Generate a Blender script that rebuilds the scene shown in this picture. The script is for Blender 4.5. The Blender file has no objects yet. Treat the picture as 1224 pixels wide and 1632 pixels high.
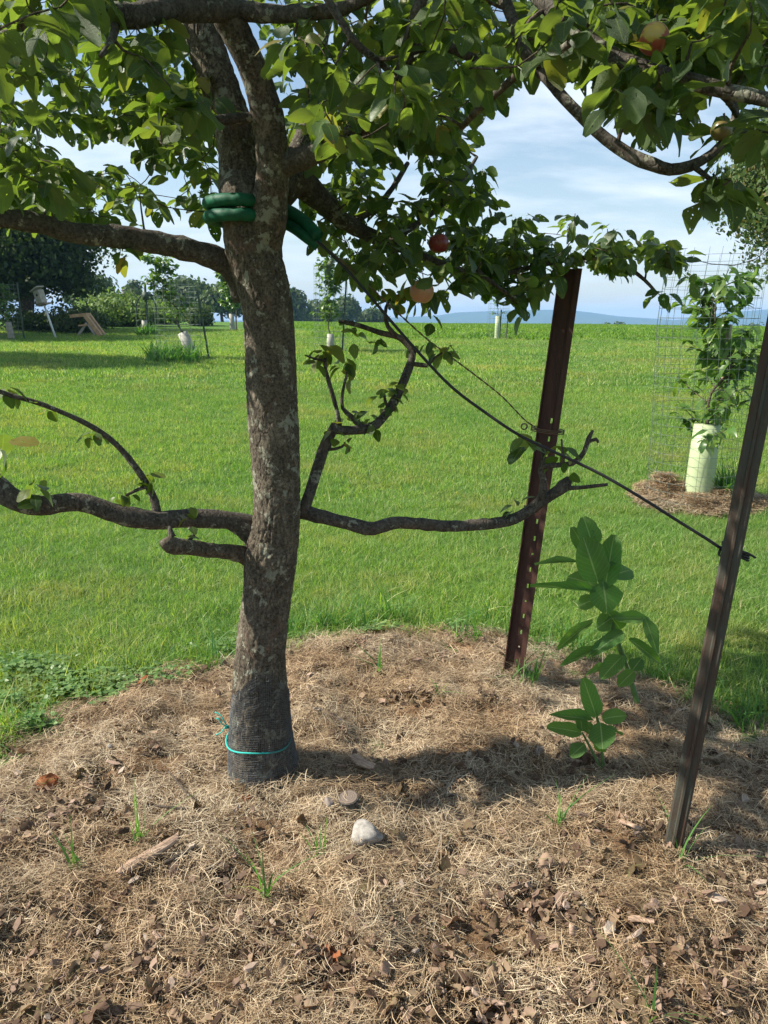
import bpy, math, random
import numpy as np
from mathutils import Vector, Matrix, noise as mnoise

R = math.radians
random.seed(11)
rng = np.random.default_rng(11)
scene = bpy.context.scene
COL = scene.collection

# ------------------------------------------------------------------ camera
F_PX = 1210.0
CAM_H = 1.5
PITCH = 14.0
ROLL = 0.55
cam_d = bpy.data.cameras.new('camera')
cam = bpy.data.objects.new('camera', cam_d)
COL.objects.link(cam)
cam_d.sensor_fit = 'VERTICAL'
cam_d.sensor_height = 24.0
cam_d.lens = 24.0 * F_PX / 1632.0
cam_d.clip_start = 0.05
cam_d.clip_end = 20000
CAM_M = Matrix.Translation((0, 0, CAM_H)) @ Matrix.Rotation(R(90 - PITCH), 4, 'X') @ Matrix.Rotation(R(ROLL), 4, 'Z')
cam.matrix_world = CAM_M
scene.camera = cam

# ------------------------------------------------------------------ world, sun, exposure
SUN_EL, SUN_AZ_X, SUN_AZ_Y = 41.0, -1.0, -0.015        # horizontal direction TOWARDS the sun
w = bpy.data.worlds.new('World')
scene.world = w
w.use_nodes = True
nt = w.node_tree
nt.nodes.clear()
def N(t, kind, **kw):
    n = t.nodes.new(kind)
    for k, v in kw.items():
        if k.startswith('i_'):
            key = k[2:]
            n.inputs[int(key) if key.isdigit() else key.replace('_', ' ')].default_value = v
        else:
            setattr(n, k, v)
    return n
def L(t, a, b): t.links.new(a, b)
sky = N(nt, 'ShaderNodeTexSky', sky_type='NISHITA', sun_disc=False)
sky.sun_elevation = R(SUN_EL)
sky.sun_rotation = math.atan2(SUN_AZ_X, SUN_AZ_Y)
sky.air_density = 1.2; sky.dust_density = 0.5; sky.ozone_density = 1.2
bg = N(nt, 'ShaderNodeBackground'); bg.inputs['Strength'].default_value = 0.076
out = N(nt, 'ShaderNodeOutputWorld')
tc = N(nt, 'ShaderNodeTexCoord')
sep = N(nt, 'ShaderNodeSeparateXYZ'); L(nt, tc.outputs['Generated'], sep.inputs[0])
zz = N(nt, 'ShaderNodeMath', operation='ADD'); L(nt, sep.outputs['Z'], zz.inputs[0]); zz.inputs[1].default_value = 0.22
zm = N(nt, 'ShaderNodeMath', operation='MAXIMUM'); L(nt, zz.outputs[0], zm.inputs[0]); zm.inputs[1].default_value = 0.05
dx = N(nt, 'ShaderNodeMath', operation='DIVIDE'); L(nt, sep.outputs['X'], dx.inputs[0]); L(nt, zm.outputs[0], dx.inputs[1])
dy = N(nt, 'ShaderNodeMath', operation='DIVIDE'); L(nt, sep.outputs['Y'], dy.inputs[0]); L(nt, zm.outputs[0], dy.inputs[1])
cx = N(nt, 'ShaderNodeCombineXYZ'); L(nt, dx.outputs[0], cx.inputs[0]); L(nt, dy.outputs[0], cx.inputs[1])
mp = N(nt, 'ShaderNodeMapping'); L(nt, cx.outputs[0], mp.inputs[0]); mp.inputs['Scale'].default_value = (0.9, 1.7, 1); mp.inputs['Location'].default_value = (3.3, 1.2, 0)
cn = N(nt, 'ShaderNodeTexNoise'); L(nt, mp.outputs[0], cn.inputs['Vector'])
cn.inputs['Scale'].default_value = 1.5; cn.inputs['Detail'].default_value = 7; cn.inputs['Roughness'].default_value = 0.55
cr = N(nt, 'ShaderNodeValToRGB'); L(nt, cn.outputs['Fac'], cr.inputs[0])
cr.color_ramp.elements[0].position = 0.45; cr.color_ramp.elements[0].color = (0.0, 0.0, 0.0, 1)
cr.color_ramp.elements[1].position = 0.68; cr.color_ramp.elements[1].color = (0.9, 0.9, 0.9, 1)
# thin cloud thickens towards the horizon
hz = N(nt, 'ShaderNodeMapRange'); L(nt, sep.outputs['Z'], hz.inputs['Value'])
hz.inputs['From Min'].default_value = 0.0; hz.inputs['From Max'].default_value = 0.32
hz.inputs['To Min'].default_value = 0.26; hz.inputs['To Max'].default_value = 0.0
cmx = N(nt, 'ShaderNodeMath', operation='ADD', use_clamp=True); L(nt, cr.outputs[0], cmx.inputs[0]); L(nt, hz.outputs[0], cmx.inputs[1])
mixc = N(nt, 'ShaderNodeMix', data_type='RGBA')
L(nt, cmx.outputs[0], mixc.inputs['Factor']); L(nt, sky.outputs[0], mixc.inputs['A']); mixc.inputs['B'].default_value = (6.4, 7.1, 7.8, 1)
L(nt, mixc.outputs['Result'], bg.inputs['Color']); L(nt, bg.outputs[0], out.inputs[0])

sun_d = bpy.data.lights.new('sun', 'SUN'); sun_d.energy = 4.9; sun_d.angle = R(0.53); sun_d.color = (1.0, 0.93, 0.82)
sun = bpy.data.objects.new('sun', sun_d); COL.objects.link(sun)
sd = Vector((SUN_AZ_X, SUN_AZ_Y, 0)).normalized() * math.cos(R(SUN_EL)); sd.z = math.sin(R(SUN_EL))
sun.rotation_euler = sd.to_track_quat('Z', 'Y').to_euler()
sun.location = sd * 30

scene.view_settings.view_transform = 'Standard'
scene.view_settings.look = 'None'
scene.view_settings.gamma = 1
scene.view_settings.use_curve_mapping = False
scene.view_settings.exposure = 1.05
scene.cycles.use_denoising = True
scene.cycles.denoising_prefilter = 'NONE'
scene.cycles.max_bounces = 8
scene.cycles.transparent_max_bounces = 8
scene.cycles.volume_bounces = 0
scene.cycles.sample_clamp_indirect = 4

# ------------------------------------------------------------------ numeric helpers
def W(px, py, d):
    """world point seen at pixel (px,py) of the photograph at depth d metres"""
    return CAM_M @ Vector(((px - 612) / F_PX * d, -(py - 816) / F_PX * d, -d))
CAM_I = CAM_M.inverted()
def proj(P):
    """(n,3) world -> px, py, depth"""
    m = np.array(CAM_I)
    q = P @ m[:3, :3].T + m[:3, 3]
    d = -q[:, 2]
    dd = np.where(np.abs(d) < 1e-4, 1e-4, d)
    return 612 + q[:, 0] / dd * F_PX, 816 - q[:, 1] / dd * F_PX, d

class Wave:
    """cheap smooth pseudo noise, vectorised"""
    def __init__(s, seed, n=14, f0=1.0):
        r = np.random.default_rng(seed)
        a = r.uniform(0, 2 * math.pi, n); f = f0 * r.uniform(0.55, 1.7, n)
        s.kx = np.cos(a) * f * 2 * math.pi; s.ky = np.sin(a) * f * 2 * math.pi
        s.p = r.uniform(0, 2 * math.pi, n); s.n = n
    def __call__(s, x, y):
        x = np.asarray(x, float); y = np.asarray(y, float)
        return np.sin(x[..., None] * s.kx + y[..., None] * s.ky + s.p).sum(-1) / math.sqrt(s.n / 2) * 0.5
wA, wB, wC, wD, wE = Wave(1, f0=1.6), Wave(2, f0=5.0), Wave(3, f0=0.03), Wave(4, f0=14), Wave(5, f0=3.0)

def terrain(x, y):
    x = np.asarray(x, float); y = np.asarray(y, float)
    r = np.sqrt(x * x + y * y)
    t = np.clip(r - 6, 0, None)
    h = 1.40 * (1 - np.exp(-(t / 16.0) ** 1.3))
    far = np.clip(r - 80, 0, None)
    h = h - 14 * (1 - np.exp(-(far / 260.0) ** 1.5))
    h = h + 0.05 * wC(x, y) * np.clip((r - 8) / 20, 0, 1)
    return h

def ray_ground(px, py, hf):
    o = Vector((0, 0, CAM_H)); dv = (W(px, py, 1.0) - o)
    lo, hi = 0.2, None
    t = 0.3
    while t < 400:
        p = o + dv * t
        if p.z < float(hf(p.x, p.y)): hi = t; break
        lo = t; t *= 1.03
    if hi is None: hi = 400; lo = 399
    for _ in range(25):
        m = (lo + hi) / 2; p = o + dv * m
        if p.z < float(hf(p.x, p.y)): hi = m
        else: lo = m
    p = o + dv * hi
    return p

# outline of the mulch bed, from the foot of the lawn's edge
edge_px = [(-60, 1215), (0, 1182), (90, 1135), (190, 1092), (300, 1062), (380, 1050), (470, 1022), (560, 1008), (650, 1004), (740, 1006), (830, 1020), (900, 1035), (990, 1070), (1080, 1108), (1160, 1138), (1224, 1152), (1330, 1190)]
bed_poly = []
for px, py in edge_px:
    p = ray_ground(px, py, lambda x, y: 0.0)
    bed_poly.append((p.x, p.y))
bed_poly += [(2.9, 1.2), (2.6, -0.6), (1.2, -1.6), (-1.2, -1.6), (-2.5, -0.6), (-2.7, 1.2)]
BP = np.array(bed_poly)
def bed_sd(x, y):
    """signed distance to the bed outline, positive inside"""
    x = np.asarray(x, float); y = np.asarray(y, float)
    sh = x.shape; x = x.ravel(); y = y.ravel()
    d = np.full(x.shape, 1e9); ins = np.zeros(x.shape, bool)
    for i in range(len(BP)):
        ax, ay = BP[i]; bx, by = BP[(i + 1) % len(BP)]
        ex, ey = bx - ax, by - ay
        t = np.clip(((x - ax) * ex + (y - ay) * ey) / (ex * ex + ey * ey), 0, 1)
        d = np.minimum(d, np.hypot(x - ax - t * ex, y - ay - t * ey))
        c = ((ay > y) != (by > y)) & (x < (bx - ax) * (y - ay) / ((by - ay) if by != ay else 1e-9) + ax)
        ins ^= c
    return np.where(ins, d, -d).reshape(sh)
def bedz(x, y, s=None):
    x = np.asarray(x, float); y = np.asarray(y, float)
    if s is None: s = bed_sd(x, y)
    k = np.clip(s / 0.45, 0, 1); k = k * k * (3 - 2 * k)
    z = terrain(x, y) + 0.035 * k + (0.026 * wA(x, y) + 0.016 * wB(x, y) + 0.009 * np.abs(wD(x, y))) * np.clip((s + 0.12) / 0.25, 0, 1)
    z = z - np.clip(-s, 0, 1) * 0.35
    return z
def gz(x, y):
    a = terrain(x, y)
    if abs(float(x)) < 4 and float(y) < 5:
        return max(float(a), float(bedz(x, y)))
    return float(a)
def G(px, py): return ray_ground(px, py, gz)

# ------------------------------------------------------------------ mesh helpers
def mesh_np(name, V, Fq, uv=None, mat=None, smooth=True, att=None):
    me = bpy.data.meshes.new(name)
    V = np.asarray(V, np.float32); Fq = np.asarray(Fq, np.int32)
    k = Fq.shape[1]
    me.vertices.add(len(V)); me.vertices.foreach_set('co', V.ravel())
    me.loops.add(Fq.size); me.loops.foreach_set('vertex_index', Fq.ravel())
    me.polygons.add(len(Fq)); me.polygons.foreach_set('loop_start', np.arange(0, Fq.size, k, dtype=np.int32))
    if smooth: me.polygons.foreach_set('use_smooth', np.ones(len(Fq), bool))
    if uv is not None:
        l = me.uv_layers.new(name='UVMap'); l.data.foreach_set('uv', np.asarray(uv, np.float32)[Fq.ravel()].ravel())
    if att is not None:
        a = me.attributes.new('tint', 'FLOAT', 'POINT'); a.data.foreach_set('value', np.asarray(att, np.float32))
    me.update(calc_edges=True)
    if mat: me.materials.append(mat)
    return me

class MB:
    def __init__(s): s.v = []; s.f = []
    def quad(s, a, b, c, d):
        n = len(s.v); s.v += [Vector(a), Vector(b), Vector(c), Vector(d)]; s.f.append((n, n + 1, n + 2, n + 3))
    def box(s, c, size, rot=None, jit=0.0):
        n = len(s.v); c = Vector(c); sx, sy, sz = [q / 2 for q in size]
        for z in (-sz, sz):
            for x, y in ((-sx, -sy), (sx, -sy), (sx, sy), (-sx, sy)):
                p = Vector((x, y, z))
                if jit: p += Vector([random.uniform(-jit, jit) for _ in range(3)])
                if rot is not None: p = rot @ p
                s.v.append(c + p)
        s.f += [(n, n + 3, n + 2, n + 1), (n + 4, n + 5, n + 6, n + 7), (n, n + 1, n + 5, n + 4), (n + 1, n + 2, n + 6, n + 5), (n + 2, n + 3, n + 7, n + 6), (n + 3, n, n + 4, n + 7)]
    def tube(s, pts, rad, seg=8, cap=True, wob=0.0, flat=None):
        pts = [Vector(p) for p in pts]
        n0 = len(s.v); T = []
        for i in range(len(pts)):
            a = pts[max(i - 1, 0)]; b = pts[min(i + 1, len(pts) - 1)]
            T.append((b - a).normalized() if (b - a).length > 1e-9 else Vector((0, 0, 1)))
        up = Vector((0, 0, 1)) if abs(T[0].z) < 0.9 else Vector((1, 0, 0))
        u = T[0].cross(up).normalized()
        for i, p in enumerate(pts):
            u = (u - T[i] * u.dot(T[i])).normalized(); v = T[i].cross(u)
            r = rad[i] if hasattr(rad, '__len__') else rad
            for k in range(seg):
                a = 2 * math.pi * k / seg
                d = u * math.cos(a) + v * math.sin(a)
                rr = r
                if wob: rr = r * (1 + wob * mnoise.noise((p + d * r) * (0.35 / r)) + wob * 0.5 * mnoise.noise((p + d * r) * (1.1 / r)))
                s.v.append(p + d * rr)
        for i in range(len(pts) - 1):
            for k in range(seg):
                a = n0 + i * seg + k; b = n0 + i * seg + (k + 1) % seg
                s.f.append((a, b, b + seg, a + seg))
        if cap:
            s.f.append(tuple(n0 + k for k in reversed(range(seg))))
            e = n0 + (len(pts) - 1) * seg
            s.f.append(tuple(e + k for k in range(seg)))
WL = {}
def link(o, parent=None, origin=None):
    COL.objects.link(o)
    org = Vector(origin) if origin is not None else Vector((0, 0, 0))
    base = WL[parent.name] if parent is not None else Vector((0, 0, 0))
    if parent is not None: o.parent = parent
    o.location = org - base
    WL[o.name] = org
    return o
def tag(o, label=None, cat=None, group=None, kind=None):
    if label: o['label'] = label
    if cat: o['category'] = cat
    if group: o['group'] = group
    if kind: o['kind'] = kind
    return o
def obj(name, mb, mat, parent=None, origin=None, smooth=True):
    org = Vector(origin) if origin is not None else (WL[parent.name] if parent is not None else Vector((0, 0, 0)))
    me = bpy.data.meshes.new(name)
    me.from_pydata([tuple(v - org) for v in mb.v], [], mb.f)
    if smooth: me.polygons.foreach_set('use_smooth', np.ones(len(me.polygons), bool))
    me.materials.append(mat); me.update()
    o = bpy.data.objects.new(name, me)
    return link(o, parent, org)
def objme(name, me, parent=None, origin=(0, 0, 0)):
    return link(bpy.data.objects.new(name, me), parent, origin)
def empty(name, loc):
    o = bpy.data.objects.new(name, None); o.empty_display_size = 0.1
    return link(o, None, loc)
def child_at(name, me, parent, M):
    """a child with shared mesh data and world matrix M (parents are pure translations)"""
    o = bpy.data.objects.new(name, me); COL.objects.link(o); o.parent = parent
    o.matrix_basis = Matrix.Translation(-WL[parent.name]) @ M
    WL[o.name] = M.translation.copy()
    return o
def cr(pts, rad, step):
    """Catmull-Rom resample of points (Vectors) and radii"""
    P = [Vector(p) for p in pts]; out = []; ro = []
    for i in range(len(P) - 1):
        p0 = P[max(i - 1, 0)]; p1 = P[i]; p2 = P[i + 1]; p3 = P[min(i + 2, len(P) - 1)]
        n = max(2, int((p2 - p1).length / step))
        for k in range(n):
            t = k / n
            out.append(0.5 * ((2 * p1) + (p2 - p0) * t + (2 * p0 - 5 * p1 + 4 * p2 - p3) * t * t + (3 * p1 - p0 - 3 * p2 + p3) * t ** 3))
            ro.append(rad[i] * (1 - t) + rad[i + 1] * t)
    out.append(P[-1]); ro.append(rad[-1])
    return out, ro

# ------------------------------------------------------------------ materials
def newmat(name):
    m = bpy.data.materials.new(name); m.use_nodes = True
    t = m.node_tree; t.nodes.clear()
    return m, t
def ramp(t, src, stops):
    r = N(t, 'ShaderNodeValToRGB'); L(t, src, r.inputs[0])
    e = r.color_ramp.elements
    while len(e) < len(stops): e.new(0.5)
    for i, (p, c) in enumerate(stops):
        e[i].position = p; e[i].color = (*c, 1)
    return r.outputs[0]
def noise_n(t, scale, detail=4, rough=0.55, vec=None, dist=0.0):
    n = N(t, 'ShaderNodeTexNoise'); n.inputs['Scale'].default_value = scale; n.inputs['Detail'].default_value = detail
    n.inputs['Roughness'].default_value = rough; n.inputs['Distortion'].default_value = dist
    if vec is not None: L(t, vec, n.inputs['Vector'])
    return n.outputs['Fac']
def mixrgb(t, f, a, b, blend='MIX'):
    m = N(t, 'ShaderNodeMix', data_type='RGBA', blend_type=blend)
    for s, v in (('Factor', f), ('A', a), ('B', b)):
        if isinstance(v, bpy.types.NodeSocket): L(t, v, m.inputs[s])
        else: m.inputs[s].default_value = v if s == 'Factor' else (*v, 1)
    return m.outputs['Result']
def objco(t): return N(t, 'ShaderNodeTexCoord').outputs['Object']
def worldpos(t): return N(t, 'ShaderNodeNewGeometry').outputs['Position']
def bump(t, h, strength=0.5, dist=0.01):
    b = N(t, 'ShaderNodeBump'); b.inputs['Strength'].default_value = strength; b.inputs['Distance'].default_value = dist
    L(t, h, b.inputs['Height']); return b.outputs[0]
def finish(t, color, rough=0.8, normal=None, spec=0.3, metal=0.0):
    b = N(t, 'ShaderNodeBsdfPrincipled'); o = N(t, 'ShaderNodeOutputMaterial')
    if isinstance(color, bpy.types.NodeSocket): L(t, color, b.inputs['Base Color'])
    else: b.inputs['Base Color'].default_value = (*color, 1)
    if isinstance(rough, bpy.types.NodeSocket): L(t, rough, b.inputs['Roughness'])
    else: b.inputs['Roughness'].default_value = rough
    b.inputs['Specular IOR Level'].default_value = spec; b.inputs['Metallic'].default_value = metal
    if normal is not None: L(t, normal, b.inputs['Normal'])
    L(t, b.outputs[0], o.inputs['Surface'])
    return b
def rnd_value(t):
    """a number per loose piece and per object"""
    g = N(t, 'ShaderNodeNewGeometry'); oi = N(t, 'ShaderNodeObjectInfo')
    a = N(t, 'ShaderNodeMath', operation='ADD'); L(t, g.outputs['Random Per Island'], a.inputs[0]); L(t, oi.outputs['Random'], a.inputs[1])
    f = N(t, 'ShaderNodeMath', operation='FRACT'); L(t, a.outputs[0], f.inputs[0])
    return f.outputs[0]
def leafy(name, stops, trans_mul=(1.5, 1.6, 0.5), trans=0.45, rough=0.45, spec=0.4, veins=True, under=None, spots=0.0, bumpy=0.0, holes=False, vein=(0.14, 0.20, 0.05)):
    """thin leaf: diffuse/gloss on the face, light coming through from behind"""
    m, t = newmat(name)
    c = ramp(t, rnd_value(t), stops)
    nz = noise_n(t, 6.0, 3, vec=worldpos(t))
    c = mixrgb(t, ramp(t, nz, [(0.35, (0, 0, 0)), (0.7, (0.35, 0.35, 0.35))]), c, (0.07, 0.085, 0.02))
    if veins:
        uv = N(t, 'ShaderNodeUVMap'); sp = N(t, 'ShaderNodeSeparateXYZ'); L(t, uv.outputs[0], sp.inputs[0])
        ab = N(t, 'ShaderNodeMath', operation='ABSOLUTE'); L(t, sp.outputs['X'], ab.inputs[0])
        mid = ramp(t, ab.outputs[0], [(0.0, (1, 1, 1)), (0.075, (0, 0, 0))])
        k = N(t, 'ShaderNodeMath', operation='MULTIPLY'); L(t, ab.outputs[0], k.inputs[0]); k.inputs[1].default_value = -0.32
        s2 = N(t, 'ShaderNodeMath', operation='ADD'); L(t, sp.outputs['Y'], s2.inputs[0]); L(t, k.outputs[0], s2.inputs[1])
        s3 = N(t, 'ShaderNodeMath', operation='MULTIPLY'); L(t, s2.outputs[0], s3.inputs[0]); s3.inputs[1].default_value = 8.5
        fr = N(t, 'ShaderNodeMath', operation='FRACT'); L(t, s3.outputs[0], fr.inputs[0])
        sv = ramp(t, fr.outputs[0], [(0.0, (0.55, 0.55, 0.55)), (0.10, (0, 0, 0)), (0.92, (0, 0, 0))])
        vs = mixrgb(t, 1.0, mid, sv, 'LIGHTEN')
        vb = N(t, 'ShaderNodeMath', operation='MULTIPLY'); L(t, vs, vb.inputs[0]); vb.inputs[1].default_value = 0.75
        c = mixrgb(t, vb.outputs[0], c, vein)
    if spots:
        sp_ = noise_n(t, 60, 2, vec=objco(t))
        c = mixrgb(t, ramp(t, sp_, [(0.66, (0, 0, 0)), (0.72, (spots, spots, spots))]), c, (0.12, 0.06, 0.02))
    if under:
        g = N(t, 'ShaderNodeNewGeometry')
        c = mixrgb(t, g.outputs['Backfacing'], c, mixrgb(t, 0.55, c, under))
    b = N(t, 'ShaderNodeBsdfPrincipled'); L(t, c, b.inputs['Base Color']); b.inputs['Roughness'].default_value = rough
    b.inputs['Specular IOR Level'].default_value = spec
    if bumpy:
        L(t, bump(t, noise_n(t, 45, 3, vec=objco(t)), bumpy, 0.004), b.inputs['Normal'])
    tr = N(t, 'ShaderNodeBsdfTranslucent')
    tcx = mixrgb(t, 1.0, c, trans_mul, 'MULTIPLY'); L(t, tcx, tr.inputs['Color'])
    mx = N(t, 'ShaderNodeMixShader'); mx.inputs[0].default_value = trans
    L(t, b.outputs[0], mx.inputs[1]); L(t, tr.outputs[0], mx.inputs[2])
    o = N(t, 'ShaderNodeOutputMaterial'); L(t, mx.outputs[0], o.inputs['Surface'])
    if holes:     # small insect holes, eaten right through
        uv2 = N(t, 'ShaderNodeUVMap'); rv = N(t, 'ShaderNodeVectorMath', operation='MULTIPLY_ADD')
        L(t, uv2.outputs[0], rv.inputs[0]); rv.inputs[1].default_value = (0.5, 1, 1)
        k2 = N(t, 'ShaderNodeVectorMath', operation='SCALE'); k2.inputs[0].default_value = (37, 53, 11); L(t, rnd_value(t), k2.inputs['Scale']); L(t, k2.outputs[0], rv.inputs[2])
        hn = noise_n(t, 7.5, 1.5, 0.5, vec=rv.outputs[0])
        hm_ = N(t, 'ShaderNodeMath', operation='GREATER_THAN'); L(t, hn, hm_.inputs[0]); hm_.inputs[1].default_value = 0.715
        tb = N(t, 'ShaderNodeBsdfTransparent'); m3 = N(t, 'ShaderNodeMixShader'); L(t, hm_.outputs[0], m3.inputs[0]); L(t, mx.outputs[0], m3.inputs[1]); L(t, tb.outputs[0], m3.inputs[2])
        L(t, m3.outputs[0], o.inputs['Surface'])
    return m

M = {}
M['apple_leaf'] = leafy('apple leaf', [(0, (0.024, 0.054, 0.014)), (0.5, (0.036, 0.076, 0.018)), (0.88, (0.056, 0.102, 0.024)), (0.96, (0.12, 0.15, 0.025)), (1, (0.18, 0.14, 0.03))], trans_mul=(3.0, 3.0, 0.6), trans=0.37, under=(0.10, 0.14, 0.08), spots=0.6, bumpy=0.6, holes=True)
M['yellow_leaf'] = leafy('yellowing leaf', [(0, (0.06, 0.12, 0.02)), (0.6, (0.11, 0.17, 0.03)), (0.92, (0.18, 0.20, 0.04)), (1, (0.26, 0.17, 0.04))], trans_mul=(1.7, 1.6, 0.6), trans=0.45, spots=0.9)
M['sapling_leaf'] = leafy('sapling leaf', [(0, (0.05, 0.13, 0.03)), (0.6, (0.095, 0.19, 0.04)), (1, (0.18, 0.28, 0.06))], trans_mul=(1.8, 1.8, 0.6), trans=0.4, rough=0.35)
M['weed_leaf'] = leafy('milky weed leaf', [(0, (0.060, 0.165, 0.035)), (1, (0.11, 0.24, 0.05))], trans_mul=(2.2, 2.2, 0.5), trans=0.4, rough=0.5, under=(0.10, 0.22, 0.13), vein=(0.32, 0.42, 0.22), spots=0.5, bumpy=0.8)
M['clover'] = leafy('clover leaf', [(0, (0.10, 0.21, 0.055)), (1, (0.21, 0.32, 0.10))], trans=0.35, veins=False)
def grassm(name, stops, tm=(1.6, 1.7, 0.5), trans=0.4, dry=(0.33, 0.29, 0.14), patch=0.5, lo=0.50, hi=0.68):
    m, t = newmat(name)
    c = ramp(t, rnd_value(t), stops)
    wp = worldpos(t)
    n1 = noise_n(t, 0.9, 5, 0.65, vec=wp)
    c = mixrgb(t, ramp(t, n1, [(lo, (0, 0, 0)), (hi, (patch, patch, patch))]), c, dry)
    n2 = noise_n(t, 0.35, 3, vec=wp)
    c = mixrgb(t, ramp(t, n2, [(0.35, (0, 0, 0)), (0.65, (0.5, 0.5, 0.5))]), c, mixrgb(t, 1.0, c, (1.5, 1.3, 0.9), 'MULTIPLY'))
    n3 = noise_n(t, 0.55, 4, 0.6, vec=wp, dist=0.5)
    c = mixrgb(t, ramp(t, n3, [(0.50, (0, 0, 0)), (0.66, (0.7, 0.7, 0.7))]), c, mixrgb(t, 1.0, c, (0.62, 0.80, 0.75), 'MULTIPLY'))
    b = N(t, 'ShaderNodeBsdfPrincipled'); L(t, c, b.inputs['Base Color']); b.inputs['Roughness'].default_value = 0.5
    b.inputs['Specular IOR Level'].default_value = 0.3
    tr = N(t, 'ShaderNodeBsdfTranslucent'); L(t, mixrgb(t, 1.0, c, tm, 'MULTIPLY'), tr.inputs['Color'])
    mx = N(t, 'ShaderNodeMixShader'); mx.inputs[0].default_value = trans
    L(t, b.outputs[0], mx.inputs[1]); L(t, tr.outputs[0], mx.inputs[2])
    o = N(t, 'ShaderNodeOutputMaterial'); L(t, mx.outputs[0], o.inputs['Surface'])
    return m
M['grass'] = grassm('lawn grass', [(0, (0.07, 0.15, 0.035)), (0.40, (0.13, 0.245, 0.055)), (0.80, (0.23, 0.36, 0.10)), (0.92, (0.34, 0.40, 0.19)), (1, (0.50, 0.46, 0.30))])
M['crop'] = grassm('field crop', [(0, (0.08, 0.17, 0.025)), (0.6, (0.125, 0.235, 0.035)), (1, (0.18, 0.30, 0.05))], patch=0.2)
M['tuft'] = grassm('long grass', [(0, (0.05, 0.14, 0.04)), (0.7, (0.09, 0.21, 0.06)), (1, (0.18, 0.29, 0.10))], patch=0.0)

def strawm():
    m, t = newmat('dry straw')
    c = ramp(t, rnd_value(t), [(0, (0.085, 0.055, 0.036)), (0.2, (0.235, 0.17, 0.11)), (0.45, (0.42, 0.33, 0.215)), (0.8, (0.56, 0.465, 0.315)), (1, (0.68, 0.60, 0.45))])
    n1 = noise_n(t, 2.2, 4, 0.6, vec=worldpos(t))
    c = mixrgb(t, ramp(t, n1, [(0.38, (0.0, 0.0, 0.0)), (0.62, (0.75, 0.75, 0.75))]), c, mixrgb(t, 1.0, c, (0.80, 0.66, 0.52), 'MULTIPLY'))
    b = N(t, 'ShaderNodeBsdfPrincipled'); L(t, c, b.inputs['Base Color']); b.inputs['Roughness'].default_value = 0.6
    b.inputs['Specular IOR Level'].default_value = 0.25
    tr = N(t, 'ShaderNodeBsdfTranslucent'); L(t, c, tr.inputs['Color'])
    mx = N(t, 'ShaderNodeMixShader'); mx.inputs[0].default_value = 0.2
    L(t, b.outputs[0], mx.inputs[1]); L(t, tr.outputs[0], mx.inputs[2])
    o = N(t, 'ShaderNodeOutputMaterial'); L(t, mx.outputs[0], o.inputs['Surface'])
    return m
M['straw'] = strawm()
def chipm():
    m, t = newmat('wood chip')
    c = ramp(t, rnd_value(t), [(0, (0.05, 0.032, 0.022)), (0.4, (0.12, 0.073, 0.048)), (0.7, (0.26, 0.175, 0.125)), (0.9, (0.40, 0.28, 0.21)), (1, (0.48, 0.40, 0.32))])
    oc = objco(t)
    c = mixrgb(t, 0.5, c, mixrgb(t, noise_n(t, 90, 4, 0.7, vec=oc), (0.04, 0.03, 0.02), c))
    finish(t, c, 0.85, bump(t, noise_n(t, 140, 3, vec=oc), 0.6, 0.003), 0.15)
    return m
M['chip'] = chipm()
def soil():
    m, t = newmat('mulch ground')
    p = worldpos(t)
    c = ramp(t, noise_n(t, 38, 6, 0.7, vec=p), [(0.3, (0.07, 0.042, 0.025)), (0.5, (0.17, 0.105, 0.058)), (0.7, (0.33, 0.22, 0.12))])
    finish(t, c, 0.95, bump(t, noise_n(t, 160, 4, 0.7, vec=p), 1.0, 0.01), 0.1)
    return m
M['soil'] = soil()
def lawnm():
    m, t = newmat('lawn ground')
    p = worldpos(t)
    a = noise_n(t, 1.2, 8, 0.7, vec=p)
    c = ramp(t, a, [(0.3, (0.07, 0.15, 0.03)), (0.55, (0.11, 0.215, 0.042)), (0.75, (0.16, 0.24, 0.065))])
    b = noise_n(t, 0.02, 4, 0.6, vec=p)
    c = mixrgb(t, ramp(t, b, [(0.45, (0, 0, 0)), (0.6, (0.5, 0.5, 0.5))]), c, (0.10, 0.16, 0.04))
    finish(t, c, 0.95, bump(t, noise_n(t, 60, 4, 0.7, vec=p), 1.0, 0.05), 0.1)
    return m
M['lawn'] = lawnm()
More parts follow.
